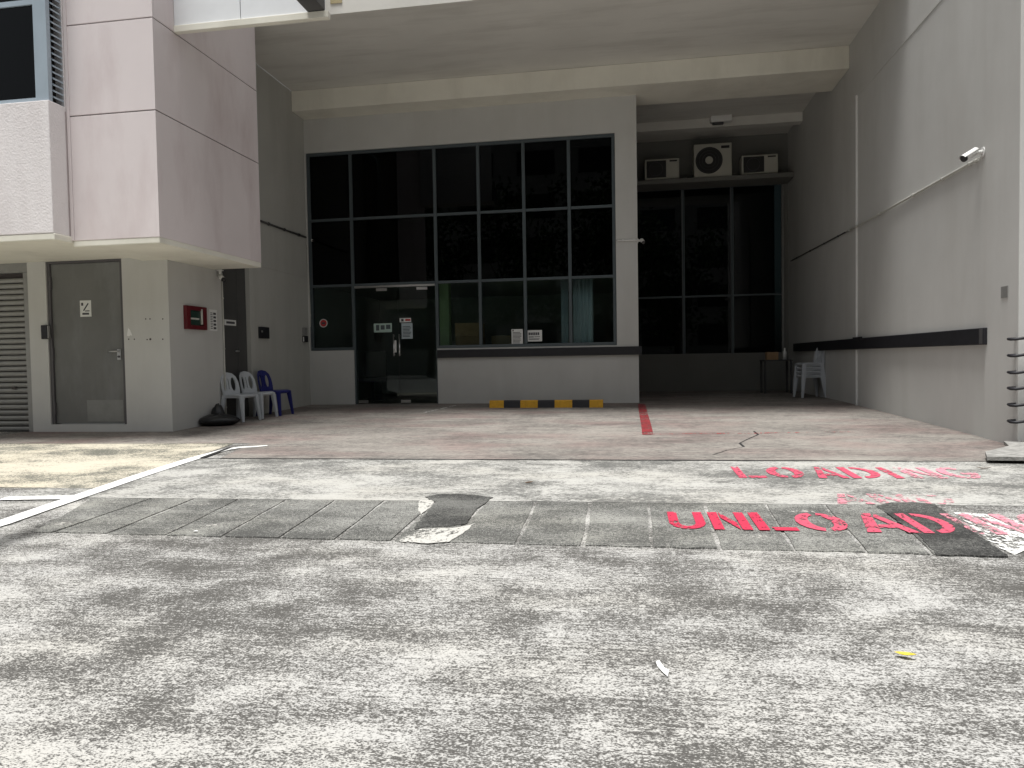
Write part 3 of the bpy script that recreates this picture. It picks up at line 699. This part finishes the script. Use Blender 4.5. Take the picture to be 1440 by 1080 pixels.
def bullet(loc, aim, base_dir, s, label, shield=True):
    t = thing('security_camera', label, 'camera', tuple(loc))
    loc = Vector(loc); aim = Vector(aim).normalized(); bd = Vector(base_dir).normalized()
    p0 = Vector((0, 0, 0)); c = -bd*.11*s
    bm = bmesh.new(); tube(bm, [p0, p0-bd*.012*s], .062*s, 16); obj('base', bm, 'white', t, True)
    bm = bmesh.new(); tube(bm, [p0-bd*.012*s, p0-bd*.06*s, c], [.03*s, .022*s, .022*s], 10); obj('bracket', bm, 'white', t, True)
    bm = bmesh.new(); tube(bm, [c-aim*.04*s, c+aim*.15*s], .042*s, 16); body = obj('body', bm, 'white', t, True)
    bm = bmesh.new(); tube(bm, [c+aim*.148*s, c+aim*.172*s], .0425*s, 16); obj('lens', bm, 'lens', body, True)
    if shield:
        bm = bmesh.new(); sx = aim.cross(Vector((0, 0, 1))).normalized(); up = sx.cross(aim); n = 6
        A = [bm.verts.new(c-aim*.05*s+(sx*math.cos(R_(20+140*i/n))+up*math.sin(R_(20+140*i/n)))*.05*s) for i in range(n+1)]
        Bv = [bm.verts.new(c+aim*.185*s+(sx*math.cos(R_(20+140*i/n))+up*math.sin(R_(20+140*i/n)))*.05*s) for i in range(n+1)]
        for i in range(n): bm.faces.new((A[i], A[i+1], Bv[i+1], Bv[i]))
        obj('sunshield', bm, 'white', body, True, True)
    return t
p = atX(1382.5, 214, XR); bullet((XR-.001, p.y, p.z), (-.80, -.35, -.48), (1, 0, 0), .85, 'white bullet camera with dark lens on the right wall beside the pilaster')
p = atY(899, 338, YW-.001); bullet((XW+.001, YW+.05, p.z), (.2, -1, -.45), (-1, 0, 0), .72, 'small white camera on the wall end at the loading bay')
p = atX(311, 371, XS+.0); bullet((XS+.06, 10.22, ZS-.042), (.75, -.55, -.5), (0, 0, 1), .85, 'white camera hanging under the cream soffit beside the side door', False)
p = atX(434, 338, xg); bullet((xg+.001, p.y-.02, p.z), (.8, -.6, -.3), (-1, 0, 0), .55, 'tiny white camera at the end of the black conduit', False)

# ------------------------------------------------------------------ wall fittings and notices
def notice_y(name, px0, px1, py0, py1, Y, m, label, cat='notice', bars=(), th=.003):
    a, b_ = atY(px0, py1, Y), atY(px1, py0, Y)
    t = box(name, a.x, b_.x, Y-th, Y-.0005, a.z, b_.z, m); tag(t, label, cat)
    W, H = b_.x-a.x, b_.z-a.z
    for u0, u1, v0, v1, mm in bars:
        box('print', a.x+W*u0, a.x+W*u1, Y-th-.0015, Y-th-.0002, a.z+H*v0, a.z+H*v1, mm, t)
    return t
def notice_x(name, px0, px1, py0, py1, X, m, label, cat='notice', bars=(), th=.004):
    a, b_ = atX(px0, py1, X), atX(px1, py0, X)
    t = box(name, X+.0005, X+th, a.y, b_.y, a.z, b_.z, m); tag(t, label, cat)
    W, H = b_.y-a.y, b_.z-a.z
    for u0, u1, v0, v1, mm in bars:
        box('print', X+th+.0002, X+th+.0015, a.y+W*u0, a.y+W*u1, a.z+H*v0, a.z+H*v1, mm, t)
    return t
lines = lambda n, v0, v1, m='ink', u0=.1, u1=.9: [(u0, u1-random.uniform(0, .25)*(u1-u0), v0+(v1-v0)*i/n, v0+(v1-v0)*(i+.42)/n, m) for i in range(n)]
t = notice_y('door_sign', 113.2, 128, 422.2, 445.6, YD+.0448, 'paper', 'small white sign with a diagonal pictogram on the grey steel door', 'sign', [(.2, .8, .12, .24, 'ink'), (.12, .3, .68, .86, 'ink'), (.45, .85, .32, .38, 'ink')])
a, b_ = atY(117.5, 437, YD+.041), atY(124, 426.5, YD+.041)
bm = bmesh.new(); d = Vector((b_.x-a.x, 0, b_.z-a.z)).normalized(); n_ = Vector((-d.z, 0, d.x))*.010
vs = [bm.verts.new(Vector((q.x, YD+.0405, q.z))+s*n_) for q, s in ((a, -1), (b_, -1), (b_, 1), (a, 1))]; bm.faces.new(vs); o = obj('pictogram_bar', bm, 'ink', t)
a = atY(58.5, 477, YD-.03); b_ = atY(68, 457, YD-.03)
t = thing('card_reader', 'black card reader on the wall beside the steel door', 'card reader', (a.x, YD, a.z)); box('casing', a.x, b_.x-.02, YD-.04, YD-.001, a.z, b_.z, 'black', t, .008); box('side_strip', b_.x-.019, b_.x, YD-.034, YD-.001, a.z+.01, b_.z-.01, 'alu', t, .003)
bm = bmesh.new(); px_ = [(178.5, 472), (180, 461), (183, 464), (186, 472), (183.5, 471.5), (181, 473)]
vs = [bm.verts.new(atY(x, y, YD-.002)) for x, y in px_]; bm.faces.new(vs); tag(obj('paint_mark', bm, 'white'), 'small white filler smear on the wall right of the steel door', 'smear')
for i, (x, y) in enumerate(((205, 448.5), (211, 448.5), (229, 448.5), (181, 477), (189, 477), (207, 477.5), (211.5, 477), (229, 477))):
    p = atY(x, y, YD); bm = bmesh.new(); tube(bm, [(p.x, YD-.003, p.z), (p.x, YD-.0005, p.z)], .010 if i != 6 else .016, 8); tag(obj('screw_hole', bm, 'gap'), 'dark plugged screw hole in the pale wall beside the steel door', 'screw hole', 'screw holes beside the steel door')
# fire alarm panel
X = XS
a, b_ = atX(263, 462.5, X+.05), atX(290.5, 432.5, X+.05)
t = thing('fire_alarm_panel', 'dark red fire alarm panel with a glass window on the grey side wall', 'alarm panel', (X, a.y, a.z))
y0, y1, z0, z1 = a.y, b_.y, a.z, b_.z; fw = .06
bm = bmesh.new(); bx(bm, X+.001, X+.055, y0, y0+fw*1.5, z0, z1, .004); bx(bm, X+.001, X+.055, y1-fw*1.5, y1, z0, z1, .004); bx(bm, X+.001, X+.055, y0+fw*1.5+.001, y1-fw*1.5-.001, z0, z0+fw, .004); bx(bm, X+.001, X+.055, y0+fw*1.5+.001, y1-fw*1.5-.001, z1-fw, z1, .004)
obj('frame', bm, 'red', t); box('window', X+.001, X+.035, y0+fw*1.5+.002, y1-fw*1.5-.002, z0+fw+.002, z1-fw-.002, 'gpanel', t)
box('display', X+.0355, X+.042, y0+fw*2, y1-fw*3, z0+fw*2.4, z0+fw*2.8, 'dirtywhite', t); bm = bmesh.new(); tube(bm, [(X+.05, y1-fw*2.2, z0+fw*1.3), (X+.05, y1-fw*2.2, z1-fw*.6)], .018, 8); obj('handle', bm, 'dirtywhite', t)
notice_x('instruction_notice', 295, 304.5, 436, 465, X, 'paper', 'narrow white notice with a column of pictures beside the fire panel', bars=[(.5, .85, .08+.17*i, .18+.17*i, 'ink') for i in range(5)]+[(.1, .4, .1+.08*i, .13+.08*i, 'ink') for i in range(10)])
notice_x('door_label', 315.5, 331.5, 450.5, 457, XS-.07, 'paper', 'white strip label on the dark side door', bars=[(.15, .88, .3, .7, 'ink')])
a, b_ = atX(365.5, 475.5, xg+.03), atX(378.5, 460.5, xg+.03)
t = thing('wall_box', 'black metal box on the grey wall above the blue chair', 'box', (xg, a.y, a.z)); box('casing', xg+.001, xg+.035, a.y, b_.y, a.z, b_.z, 'black', t, .004)
bm = bmesh.new(); tube(bm, [(xg+.036, a.y+.06, (a.z+b_.z)/2+.02), (xg+.046, a.y+.06, (a.z+b_.z)/2+.02)], .02, 10); obj('knob', bm, 'alu', t)
a, b_ = atX(427, 471, xg+.03), atX(431.5, 461, xg+.03)
tag(box('junction_box', xg+.001, xg+.04, a.y, b_.y, a.z, b_.z, 'alu', None, .004), 'small grey junction box beside the shop-front window', 'box')
a, b_ = atX(428.5, 481, xg+.05), atX(433.5, 472.5, xg+.05)
t = thing('door_bell', 'small push button unit with white face below the junction box', 'button', (xg, a.y, a.z)); box('casing', xg+.001, xg+.05, a.y, b_.y, a.z, b_.z, 'black', t, .006); box('button', xg+.02, xg+.04, a.y-.006, a.y-.0005, a.z+.01, b_.z-.02, 'white', t, .002)
# glass notices
GYf = YW+.0695
p = atY(455, 454.5, GYf)
bm = bmesh.new(); tube(bm, [(p.x, GYf-.004, p.z), (p.x, GYf-.001, p.z)], .085, 24); t = tag(obj('warning_sticker', bm, 'paper'), 'round red and white sticker on the left glass pane', 'sticker')
bm = bmesh.new(); tube(bm, [(p.x, GYf-.006, p.z), (p.x, GYf-.0045, p.z)], .068, 24); obj('red_disc', bm, 'redp', t)
box('print', p.x-.035, p.x+.035, GYf-.0075, GYf-.0062, p.z-.02, p.z+.02, 'ink', t)
GDf = YW+.0675
notice_y('door_notice', 526, 551, 454.5, 467.5, GDf, 'paperg', 'pale green landscape notice on the left glass door', bars=[(.12, .3, .2, .85, 'frame'), (.38, .6, .3, .8, 'frame'), (.68, .92, .35, .85, 'frame')])
notice_y('door_notice', 562, 578, 447, 453.4, GDf, 'paper', 'small white and red warning label on the right glass door', bars=[(.15, .35, .2, .8, 'ink'), (.5, .95, .3, .75, 'redp')])
notice_y('door_notice', 565, 580, 454.2, 476.5, GDf, 'paperb', 'pale blue sheet with small print on the right glass door', bars=lines(8, .12, .85))
notice_y('window_notice', 719.6, 735.2, 462.6, 485, GYf, 'paper', 'white portrait notice sheet on the dark window above the bumper rail', bars=lines(9, .1, .85)+[(.08, .2, .86, .95, 'ink')])
notice_y('window_notice', 740, 762.2, 464, 480.3, GYf, 'paper', 'white landscape notice with bold heading on the dark window', bars=[(.16+.115*i, .16+.115*i+.09, .56, .80, 'ink') for i in range(6)]+[(.16, .48, .36, .44, 'ink'), (.52, .86, .38, .43, 'ink'), (.16, .84, .22, .26, 'ink'), (.16, .8, .14, .18, 'ink')])
a, b_ = atX(1408.5, 419.5, XR-.02), atX(1418, 401.5, XR-.02)
t = box('wall_plate', XR-.028, XR-.0205, b_.y, a.y, a.z, b_.z, 'alu', None, .002); tag(t, 'small grey metal plate on the right pilaster', 'plate')

# ------------------------------------------------------------------ rungs and plinth by the pilaster
t = thing('step_irons', 'black metal rungs wrapped round the corner of the right pilaster', 'rungs', (XR, ype, 0))
for k, py in enumerate((477, 500.5, 524.5, 547, 570.5, 594)):
    p = atY(1424, py, ype-.10)
    bm = bmesh.new(); tube(bm, [(p.x+.55, ype+.0, p.z+.02), (p.x+.5, ype-.06, p.z+.02), (p.x+.12, ype-.10, p.z+.012), (p.x+.03, ype-.10, p.z), (p.x, ype-.06, p.z), (p.x+.02, ype+.02, p.z+.004), (XR-.018, ype+.05, p.z+.006)], .014, 8); obj('rung', bm, 'black', t)
q = [gnd(1388, 652.5), gnd(1396, 640)]
t = thing('concrete_plinth', 'low rough concrete plinth with a dark gap at the foot of the right pilaster', 'plinth', (q[0].x, q[0].y, g(q[0].x, q[0].y)))
zg_ = g(3.3, q[0].y)
bk = gnd(1421, 634)
ground_poly('slab', [(q[0].x, q[0].y), (q[0].x+.35, q[0].y-.02), (q[0].x+.8, q[0].y+.01), (XR+.7, q[0].y), (XR+.7, ype-.002), (bk.x+.05, ype-.002), (bk.x-.06, bk.y-.1), (q[0].x+.12, q[0].y+.3)], .062, 'kerb', t, thick=.032)
ground_poly('base', [(q[0].x+.14, q[0].y+.12), (XR+.7, q[0].y+.12), (XR+.7, ype-.01), (bk.x+.08, ype-.01)], .029, 'gap', t, thick=.05)

# ------------------------------------------------------------------ wheel stop
p0, p1 = gnd(688, 573.8), gnd(848, 573.6)
wy = min(p0.y, p1.y, YW-.2); wy = 12.95; s_ = gnd(768, 573.7); wy = min(s_.y, YW-.16)
x0, x1 = atY(688, 570, wy).x, atY(848, 570, wy).x
zg_ = g((x0+x1)/2, wy)
ws = thing('wheel_stop', 'black and yellow striped wheel stop in front of the shop-front wall', 'wheel stop', ((x0+x1)/2, wy+.07, zg_))
wds = [21, 24, 25, 24, 25, 24, 19]; tot = sum(wds); x = x0; hh = .135
for k, wv in enumerate(wds):
    xe = x+(x1-x0)*wv/tot
    bm = bmesh.new(); prof = [(0, -.01), (.02, hh-.015), (.035, hh), (.11, hh), (.125, hh-.015), (.145, -.01)]
    va = [bm.verts.new((x+.0005, wy+a, zg_+c)) for a, c in prof]; vb = [bm.verts.new((xe-.0005, wy+a, zg_+c)) for a, c in prof]
    for i in range(len(prof)): bm.faces.new((va[i], va[(i+1) % 6], vb[(i+1) % 6], vb[i]))
    bm.faces.new(va[::-1]); bm.faces.new(vb)
    obj('yellow_block' if k % 2 == 0 else 'black_block', bm, 'yel' if k % 2 == 0 else 'blk', ws); x = xe

# ------------------------------------------------------------------ plastic chairs
def smooth_plate(bm, outline, holes, thick, bend):
    loops = [outline]+holes; es = []
    for lp_ in loops:
        vs = [bm.verts.new((u, 0, v)) for u, v in lp_]
        for i in range(len(vs)): es.append(bm.edges.new((vs[i], vs[(i+1) % len(vs)])))
    r = bmesh.ops.triangle_fill(bm, use_beauty=True, use_dissolve=False, edges=es)
    fs = [f for f in bm.faces]
    ex = bmesh.ops.extrude_face_region(bm, geom=fs)
    for v in [v for v in ex['geom'] if isinstance(v, bmesh.types.BMVert)]: v.co.y += thick
    for v in bm.verts: v.co = bend(v.co)
def ell(cx, cy, rx, ry, n=14, p=1.0): return [(cx+rx*math.cos(2*math.pi*i/n), cy+ry*math.sin(2*math.pi*i/n)) for i in range(n)]
def make_chair(label, m, group=None):
    """armless monobloc chair, faces +X, origin on the floor at its middle"""
    t = thing('plastic_chair', label, 'chair', group=group)
    # seat: dished panel with rounded front lip
    bm = bmesh.new(); n = 10; V = {}
    for i in range(n+1):
        for j in range(n+1):
            u, v = i/n*2-1, j/n*2-1
            wdt = .21+.015*u; z = .445-.018*(1-u*u)*(1-v*v)-(.02*max(0, u-.7)/.3)+.004*u
            V[i, j] = bm.verts.new((.20*u*(1-.06*v*v), wdt*v*(1-.10*max(0, u)**4), z))
    for i in range(n):
        for j in range(n): bm.faces.new((V[i, j], V[i+1, j], V[i+1, j+1], V[i, j+1]))
    ex = bmesh.ops.extrude_face_region(bm, geom=list(bm.faces))
    for v in [v for v in ex['geom'] if isinstance(v, bmesh.types.BMVert)]: v.co.z -= .03
    obj('seat', bm, m, t, True, True)
    # back: arched shell with an oval opening each side of a middle band and slots
    ol = [(-.20, 0), (-.21, .10), (-.205, .22), (-.175, .31), (-.11, .365), (0, .385), (.11, .365), (.175, .31), (.205, .22), (.21, .10), (.20, 0)]
    hl = [ell(-.105, .185, .052, .115), ell(.105, .185, .052, .115), [(-.012, .10), (.012, .10), (.012, .28), (-.012, .28)]]
    bm = bmesh.new()
    smooth_plate(bm, ol, hl, .022, lambda c: Vector((-.185-.30*c.z*.62+1.5*c.x*c.x*.55-(.02 if False else 0)-c.y, c.x, .42+c.z)))
    obj('backrest', bm, m, t, True)
    for sx in (1, -1):
        for sy in (1, -1):
            top = Vector((.165*sx, .175*sy, .43)); bot = Vector((.215*sx if sx > 0 else -.235, .215*sy, 0))
            bm = bmesh.new(); r0, r1 = .034, .019
            ra = [bm.verts.new(top+Vector((a*r0, b*r0, 0))) for a, b in ((-1, -1), (1, -1), (1, 1), (-1, 1))]
            rb_ = [bm.verts.new(bot+Vector((a*r1, b*r1, 0))) for a, b in ((-1, -1), (1, -1), (1, 1), (-1, 1))]
            for i in range(4): bm.faces.new((ra[i], ra[(i+1) % 4], rb_[(i+1) % 4], rb_[i]))
            bm.faces.new(ra); bm.faces.new(rb_[::-1])
            bmesh.ops.bevel(bm, geom=[e for e in bm.edges if abs((e.verts[0].co-e.verts[1].co).z) > .1], offset=.008, segments=2, affect='EDGES')
            obj('leg', bm, m, t, True)
    bm = bmesh.new(); 
    for sy in (1, -1): bx(bm, -.16, .16, sy*.19-.008, sy*.19+.008, .385, .43, .004)
    bx(bm, .155, .175, -.17, .17, .385, .425, .004); obj('seat_skirt', bm, m, t, True)
    return t
def place(px, py): p = gnd(px, py); return Vector((p.x, p.y, g(p.x, p.y)+.005))
ch = [(-6.76, 10.92, -12), (-6.66, 11.55, -6), (-6.55, 12.02, -4)]
def set_chair(c, x, y, rz): c.location = (x, y, g(x, y)+.006); c.rotation_euler = (0, 0, R_(rz)); c.scale = (.95, .95, .95)
c1 = make_chair('pale grey plastic chair next to the black bundle by the grey wall', 'chair'); set_chair(c1, -6.03, 10.38, -8)
c2 = dup(c1, (0, 0, 0), 0, 'pale grey plastic chair between the other grey chair and the blue chair'); set_chair(c2, -5.98, 10.84, -5)
c3 = make_chair('dark blue plastic chair at the end of the row by the grey wall', 'blue'); set_chair(c3, -5.93, 11.31, -3)
# stacked chairs in the bay
sy_ = 14.6; sp = atY(1138, 555, sy_); 
first = None
names = ['lowest', 'second', 'third', 'topmost']
for k in range(4):
    lab = names[k]+' pale plastic chair of the stack standing inside the loading bay'
    if first is None: first = make_chair(lab, 'chair'); c = first
    else: c = dup(first, (0, 0, 0), 0, lab)
    c['group'] = 'stacked chairs in the bay'; c.location = (sp.x+.02*0, sy_, g(sp.x, sy_)+.006+k*.075); c.rotation_euler = (0, 0, R_(188))
# black bundle on the ground
bl = gnd(300, 600); t = thing('black_bundle', 'black plastic bundle lying on the ground beside the pale grey chair', 'bundle', (bl.x, bl.y+.12, g(bl.x, bl.y)))
bm = bmesh.new(); bmesh.ops.create_uvsphere(bm, u_segments=24, v_segments=12, radius=1)
for v in bm.verts:
    a = math.atan2(v.co.y, v.co.x); k = 1+.10*math.sin(3*a+1)+.05*math.sin(7*a)
    v.co = Vector((v.co.x*.29*k, v.co.y*.20*k, max(-.0, .085+.085*v.co.z*(1+.15*math.sin(5*a)))))
obj('sheet', bm, 'bag', t, True, True)
bm = bmesh.new(); bmesh.ops.create_icosphere(bm, subdivisions=3, radius=1)
for v in bm.verts: v.co = Vector((-.09+v.co.x*.085*(1.15-.45*v.co.z), .16+v.co.y*.08*(1.1-.4*v.co.z), .20+v.co.z*.125+.012*math.sin(v.co.x*9+v.co.y*7)))
obj('lump', bm, 'bag', t, True, True)

# ------------------------------------------------------------------ air conditioners, light, table in the bay
def acunit(px0, px1, py0, py1, Y, label, big=False):
    a, b_ = atY(px0, py1, Y), atY(px1, py0, Y); z0 = zsh+.001+(.0 if big else .03)
    W, H = b_.x-a.x, b_.z-z0; t = thing('air_conditioner', label, 'air conditioner', ((a.x+b_.x)/2, Y, z0), group='outdoor units on the ledge')
    box('casing', a.x, b_.x, Y, Y+.34, z0+(.0 if big else .0), b_.z, 'ac', t, .012)
    cx, cz_ = a.x+W*(.40 if big else .32), (z0+b_.z)/2; r = min(W*.36, H*.42)
    bm = bmesh.new()
    if big:
        tube(bm, [(cx, Y-.012, cz_), (cx, Y-.001, cz_)], r, 32); f = obj('fan_grille', bm, 'acd', t)
        bm = bmesh.new(); tube(bm, [(cx, Y-.03, cz_), (cx, Y-.013, cz_)], r*.28, 20); obj('fan_hub', bm, 'ac', f)
        for q_ in (.5, .72, .93):
            bm = bmesh.new(); tube(bm, [(cx+r*q_*math.cos(i*.2618), Y-.016, cz_+r*q_*math.sin(i*.2618)) for i in range(25)], .004, 5, False); obj('grille_ring', bm, 'darkmetal', f)
    else:
        bx(bm, a.x+W*.05, a.x+W*.62, Y-.012, Y-.001, z0+H*.08, b_.z-H*.08, .004); f = obj('fan_grille', bm, 'acd', t)
        bm = bmesh.new(); tube(bm, [(cx+r*.8*math.cos(i*.2618), Y-.016, cz_+r*.8*math.sin(i*.2618)) for i in range(25)], .006, 5, False); obj('grille_ring', bm, 'darkmetal', f)
        for i in range(2): box('foot', a.x+W*(.15+.6*i), a.x+W*(.25+.6*i), Y+.02, Y+.32, zsh+.0005, z0-.0005, 'acd', t)
    box('label_plate', a.x+W*.72, a.x+W*.94, Y-.003, Y-.0005, b_.z-H*.16, b_.z-H*.08, 'acd', t)
    return t
acunit(907, 955, 222, 252, 17.05, 'small outdoor air conditioner unit beside the shop-front wall end')
acunit(976, 1029, 200, 252, 17.0, 'large square outdoor air conditioner unit with round fan, between two smaller ones', True)
acunit(1043, 1094, 216, 250, 17.05, 'small outdoor air conditioner unit nearest the right wall')
conduit([Vector((1.35, 17.2, zsh+.06)), Vector((1.55, 17.2, zsh+.10)), Vector((1.7, 17.25, zsh+.06))], .03, 'darkpvc', 'black pipe between the small left unit and the large unit')
lp0 = atZ(1014, 170, ZC-.1)
t = thing('ceiling_light', 'white box light fitting under the loading bay ceiling', 'light fitting', (lp0.x, lp0.y, ZC))
box('housing', lp0.x-.22, lp0.x+.22, lp0.y-.07, lp0.y+.07, ZC-.13, ZC-.001, 'white', t, .008); box('bracket', lp0.x-.18, lp0.x+.05, lp0.y-.04, lp0.y+.05, ZC-.17, ZC-.131, 'darkmetal', t, .004)
tx = atY(1092, 520, 16.3).x; tz = atY(1085, 506, 16.3).z
t = thing('side_table', 'small dark table at the back of the loading bay', 'table', (tx, 16.3, g(tx, 16.3)))
box('tabletop', tx-.3, tx+.3, 16.1, 16.6, tz-.03, tz, 'roomd', t, .004)
for sx in (-.27, .27):
    for sy in (16.13, 16.57): box('leg', tx+sx-.02, tx+sx+.02, sy-.02, sy+.02, g(tx, 16.3), tz-.031, 'roomd', t)
tag(box('carton', tx-.22, tx+.02, 16.2, 16.4, tz+.001, tz+.17, 'carton', None, .004), 'brown carton on the small dark table in the bay', 'carton')
bm = bmesh.new(); zz = tz+.001; tube(bm, [(tx+.16, 16.25, zz), (tx+.16, 16.25, zz+.16), (tx+.16, 16.25, zz+.2), (tx+.16, 16.25, zz+.25)], [.04, .04, .018, .018], 12); tag(obj('bottle', bm, 'white'), 'white bottle on the small dark table in the bay', 'bottle')
# things behind the shop-front glass
rz = g(-3, YW)
k = 0
for cx_, n in ((atY(660, 430, 13.9).x, 6), (atY(708, 430, 14.0).x, 5)):
    for i in range(n):
        dxx = random.uniform(-.03, .03)
        tag(box('carton', cx_-.26+dxx, cx_+.24+dxx, 13.85+.1*(n == 5), 14.35, rz+i*.262+.001, rz+i*.262+.26, 'carton' if (i+n) % 3 else 'cartond', None, .006), ('carton in the taller stack behind the shop-front window', 'carton in the shorter stack behind the shop-front window')[n == 5], 'carton', ('taller carton stack', 'shorter carton stack')[n == 5]); k += 1
xc_ = atY(625, 430, 13.95).x; tag(box('column', xc_-.13, xc_+.10, 13.9, 14.1, rz, z3+.055, 'green', None, .006), 'pale green column behind the window next to the glass doors', 'column')
for (pa, pb_, lab) in ((806, 834, 'pale curtain behind the window pane at the wall end'), (789, 799, 'narrow pale curtain behind the neighbouring window pane')):
    xa_, xb2 = atY(pa, 430, 13.75).x, atY(pb_, 430, 13.75).x; n = 26; bm = bmesh.new()
    cv = [(xa_+(xb2-xa_)*i/n, 13.75+.025*math.sin(i*1.25)) for i in range(n+1)]
    va = [bm.verts.new((x, y, rz+.1)) for x, y in cv]; vb = [bm.verts.new((x, y, z3+.05)) for x, y in cv]
    for i in range(n): bm.faces.new((va[i], va[i+1], vb[i+1], vb[i]))
    ex = bmesh.ops.extrude_face_region(bm, geom=list(bm.faces))
    for v in [v for v in ex['geom'] if isinstance(v, bmesh.types.BMVert)]: v.co.y += .008
    tag(obj('curtain', bm, 'curtain', None, smooth=True), lab, 'curtain')
t = thing('office_chair', 'dark office chair seen through the left glass door', 'chair', (atY(524, 540, 14.2).x, 14.2, rz))
box('backrest', -.24, .24, .18, .24, .5, 1.05, 'roomd', t, .03, True); box('seat', -.24, .24, -.25, .2, .42, .5, 'roomd', t, .03, True)
bm = bmesh.new(); tube(bm, [(0, 0, .04), (0, 0, .42)], .03, 10)
for i in range(5): tube(bm, [(0, 0, .08), (.26*math.cos(i*1.2566), .26*math.sin(i*1.2566), .03)], .02, 6)
obj('base', bm, 'roomd', t, True)

# ------------------------------------------------------------------ litter
def leaf(px, py, L_, W_, rz_, m, label, curl=.25):
    p = gnd(px, py); n = 8; bm = bmesh.new(); A, Bv, C = [], [], []
    for i in range(n+1):
        s = i/n; wv = W_*math.sin(math.pi*s)**.8+.0004; x = (s-.5)*L_; zc = .006+curl*L_*(s-.4)**2*1.4
        A.append(bm.verts.new((x, -wv/2, zc+wv*.25))); C.append(bm.verts.new((x, 0, zc))); Bv.append(bm.verts.new((x, wv/2, zc+wv*.3)))
    for i in range(n): bm.faces.new((A[i], A[i+1], C[i+1], C[i])); bm.faces.new((C[i], C[i+1], Bv[i+1], Bv[i]))
    o = obj('fallen_leaf', bm, m, smooth=True); o.location = (p.x, p.y, g(p.x, p.y)+.004); o.rotation_euler = (0, 0, rz_)
    return tag(o, label, 'leaf')
leaf(1273, 926, .066, .024, R_(-28), 'leafy', 'small curled yellow leaf on the stained concrete', .35)
leaf(744, 681, .07, .03, R_(15), 'leafb', 'tiny dark brown leaf on the pale concrete before the drain', .3)
leaf(1384, 661, .12, .02, R_(-40), 'leafb', 'thin brown twig-like leaf beside the word LOADING', .4)
leaf(275, 750, .03, .02, R_(10), 'paper', 'tiny white scrap on the drain covers', .2)
bm = bmesh.new()
for pts in (((922, 932), (927, 931), (934, 940), (941, 945), (939, 953), (932, 948), (925, 939)),):
    vs = [bm.verts.new((gnd(*q).x, gnd(*q).y, g(gnd(*q).x, gnd(*q).y)+.004+.003*(i % 2))) for i, q in enumerate(pts)]; bm.faces.new(vs)
tag(obj('paper_scrap', bm, 'paper'), 'flat scrap of white paper on the stained concrete', 'paper')

# ------------------------------------------------------------------ trees across the road, behind the viewer (seen mirrored in the glass)
def tree(x, y, H, label):
    t = thing('roadside_tree', label, 'tree', (x, y, g(x, y)), group='trees across the road')
    bm = bmesh.new(); tube(bm, [(0, 0, -.1), (.1, .05, H*.25), (.0, .1, H*.5)], [.25, .18, .1], 8)
    for i in range(6):
        a = i*1.05; tube(bm, [(0.05, .07, H*.35), (1.4*math.cos(a), 1.4*math.sin(a), H*.6)], [.09, .03], 6)
    obj('trunk', bm, 'bark', t, True)
    bm = bmesh.new(); cl = [(random.gauss(0, 1.6), random.gauss(0, 1.6), H*random.uniform(.3, .98)) for _ in range(46)]
    for cx_, cy_, cz_ in cl:
        for _ in range(60):
            c = Vector((cx_+random.gauss(0, .55), cy_+random.gauss(0, .55), cz_+random.gauss(0, .5)))
            u = Vector((random.gauss(0, 1), random.gauss(0, 1), random.gauss(0, 1))).normalized()*random.uniform(.12, .26); v_ = u.orthogonal().normalized()*u.length*.55
            bm.faces.new([bm.verts.new(c+u), bm.verts.new(c+v_), bm.verts.new(c-u), bm.verts.new(c-v_)])
    obj('crown', bm, 'foliage', t, True)
for i in range(9):
    tree(-24+i*5.6+random.uniform(-1, 1), -19+random.uniform(-2, 2), random.uniform(9, 12), 'leafy green roadside tree mirrored in the shop-front glass')

# unseen building across the road, made tall to block low sky; mirrored in glass
ob = thing('sky_blocking_building', 'unseen dull grey factory block across the road, made tall to block low sky, mirrored in the dark glass', 'building', (0, -30, g(0, -30)))
box('wall', -45, 45, -36, -30, -.3, 19, 'plaster', ob)
for j in range(5):
    for i in range(18):
        box('window', -43+i*4.9, -40+i*4.9, -30+.001, -29.97, 2+j*3.4, 3.9+j*3.4, 'roomd', ob)
box('parapet_cap', -45.2, 45.2, -36.1, -29.8, 19.002, 19.3, 'plaster_l', ob)
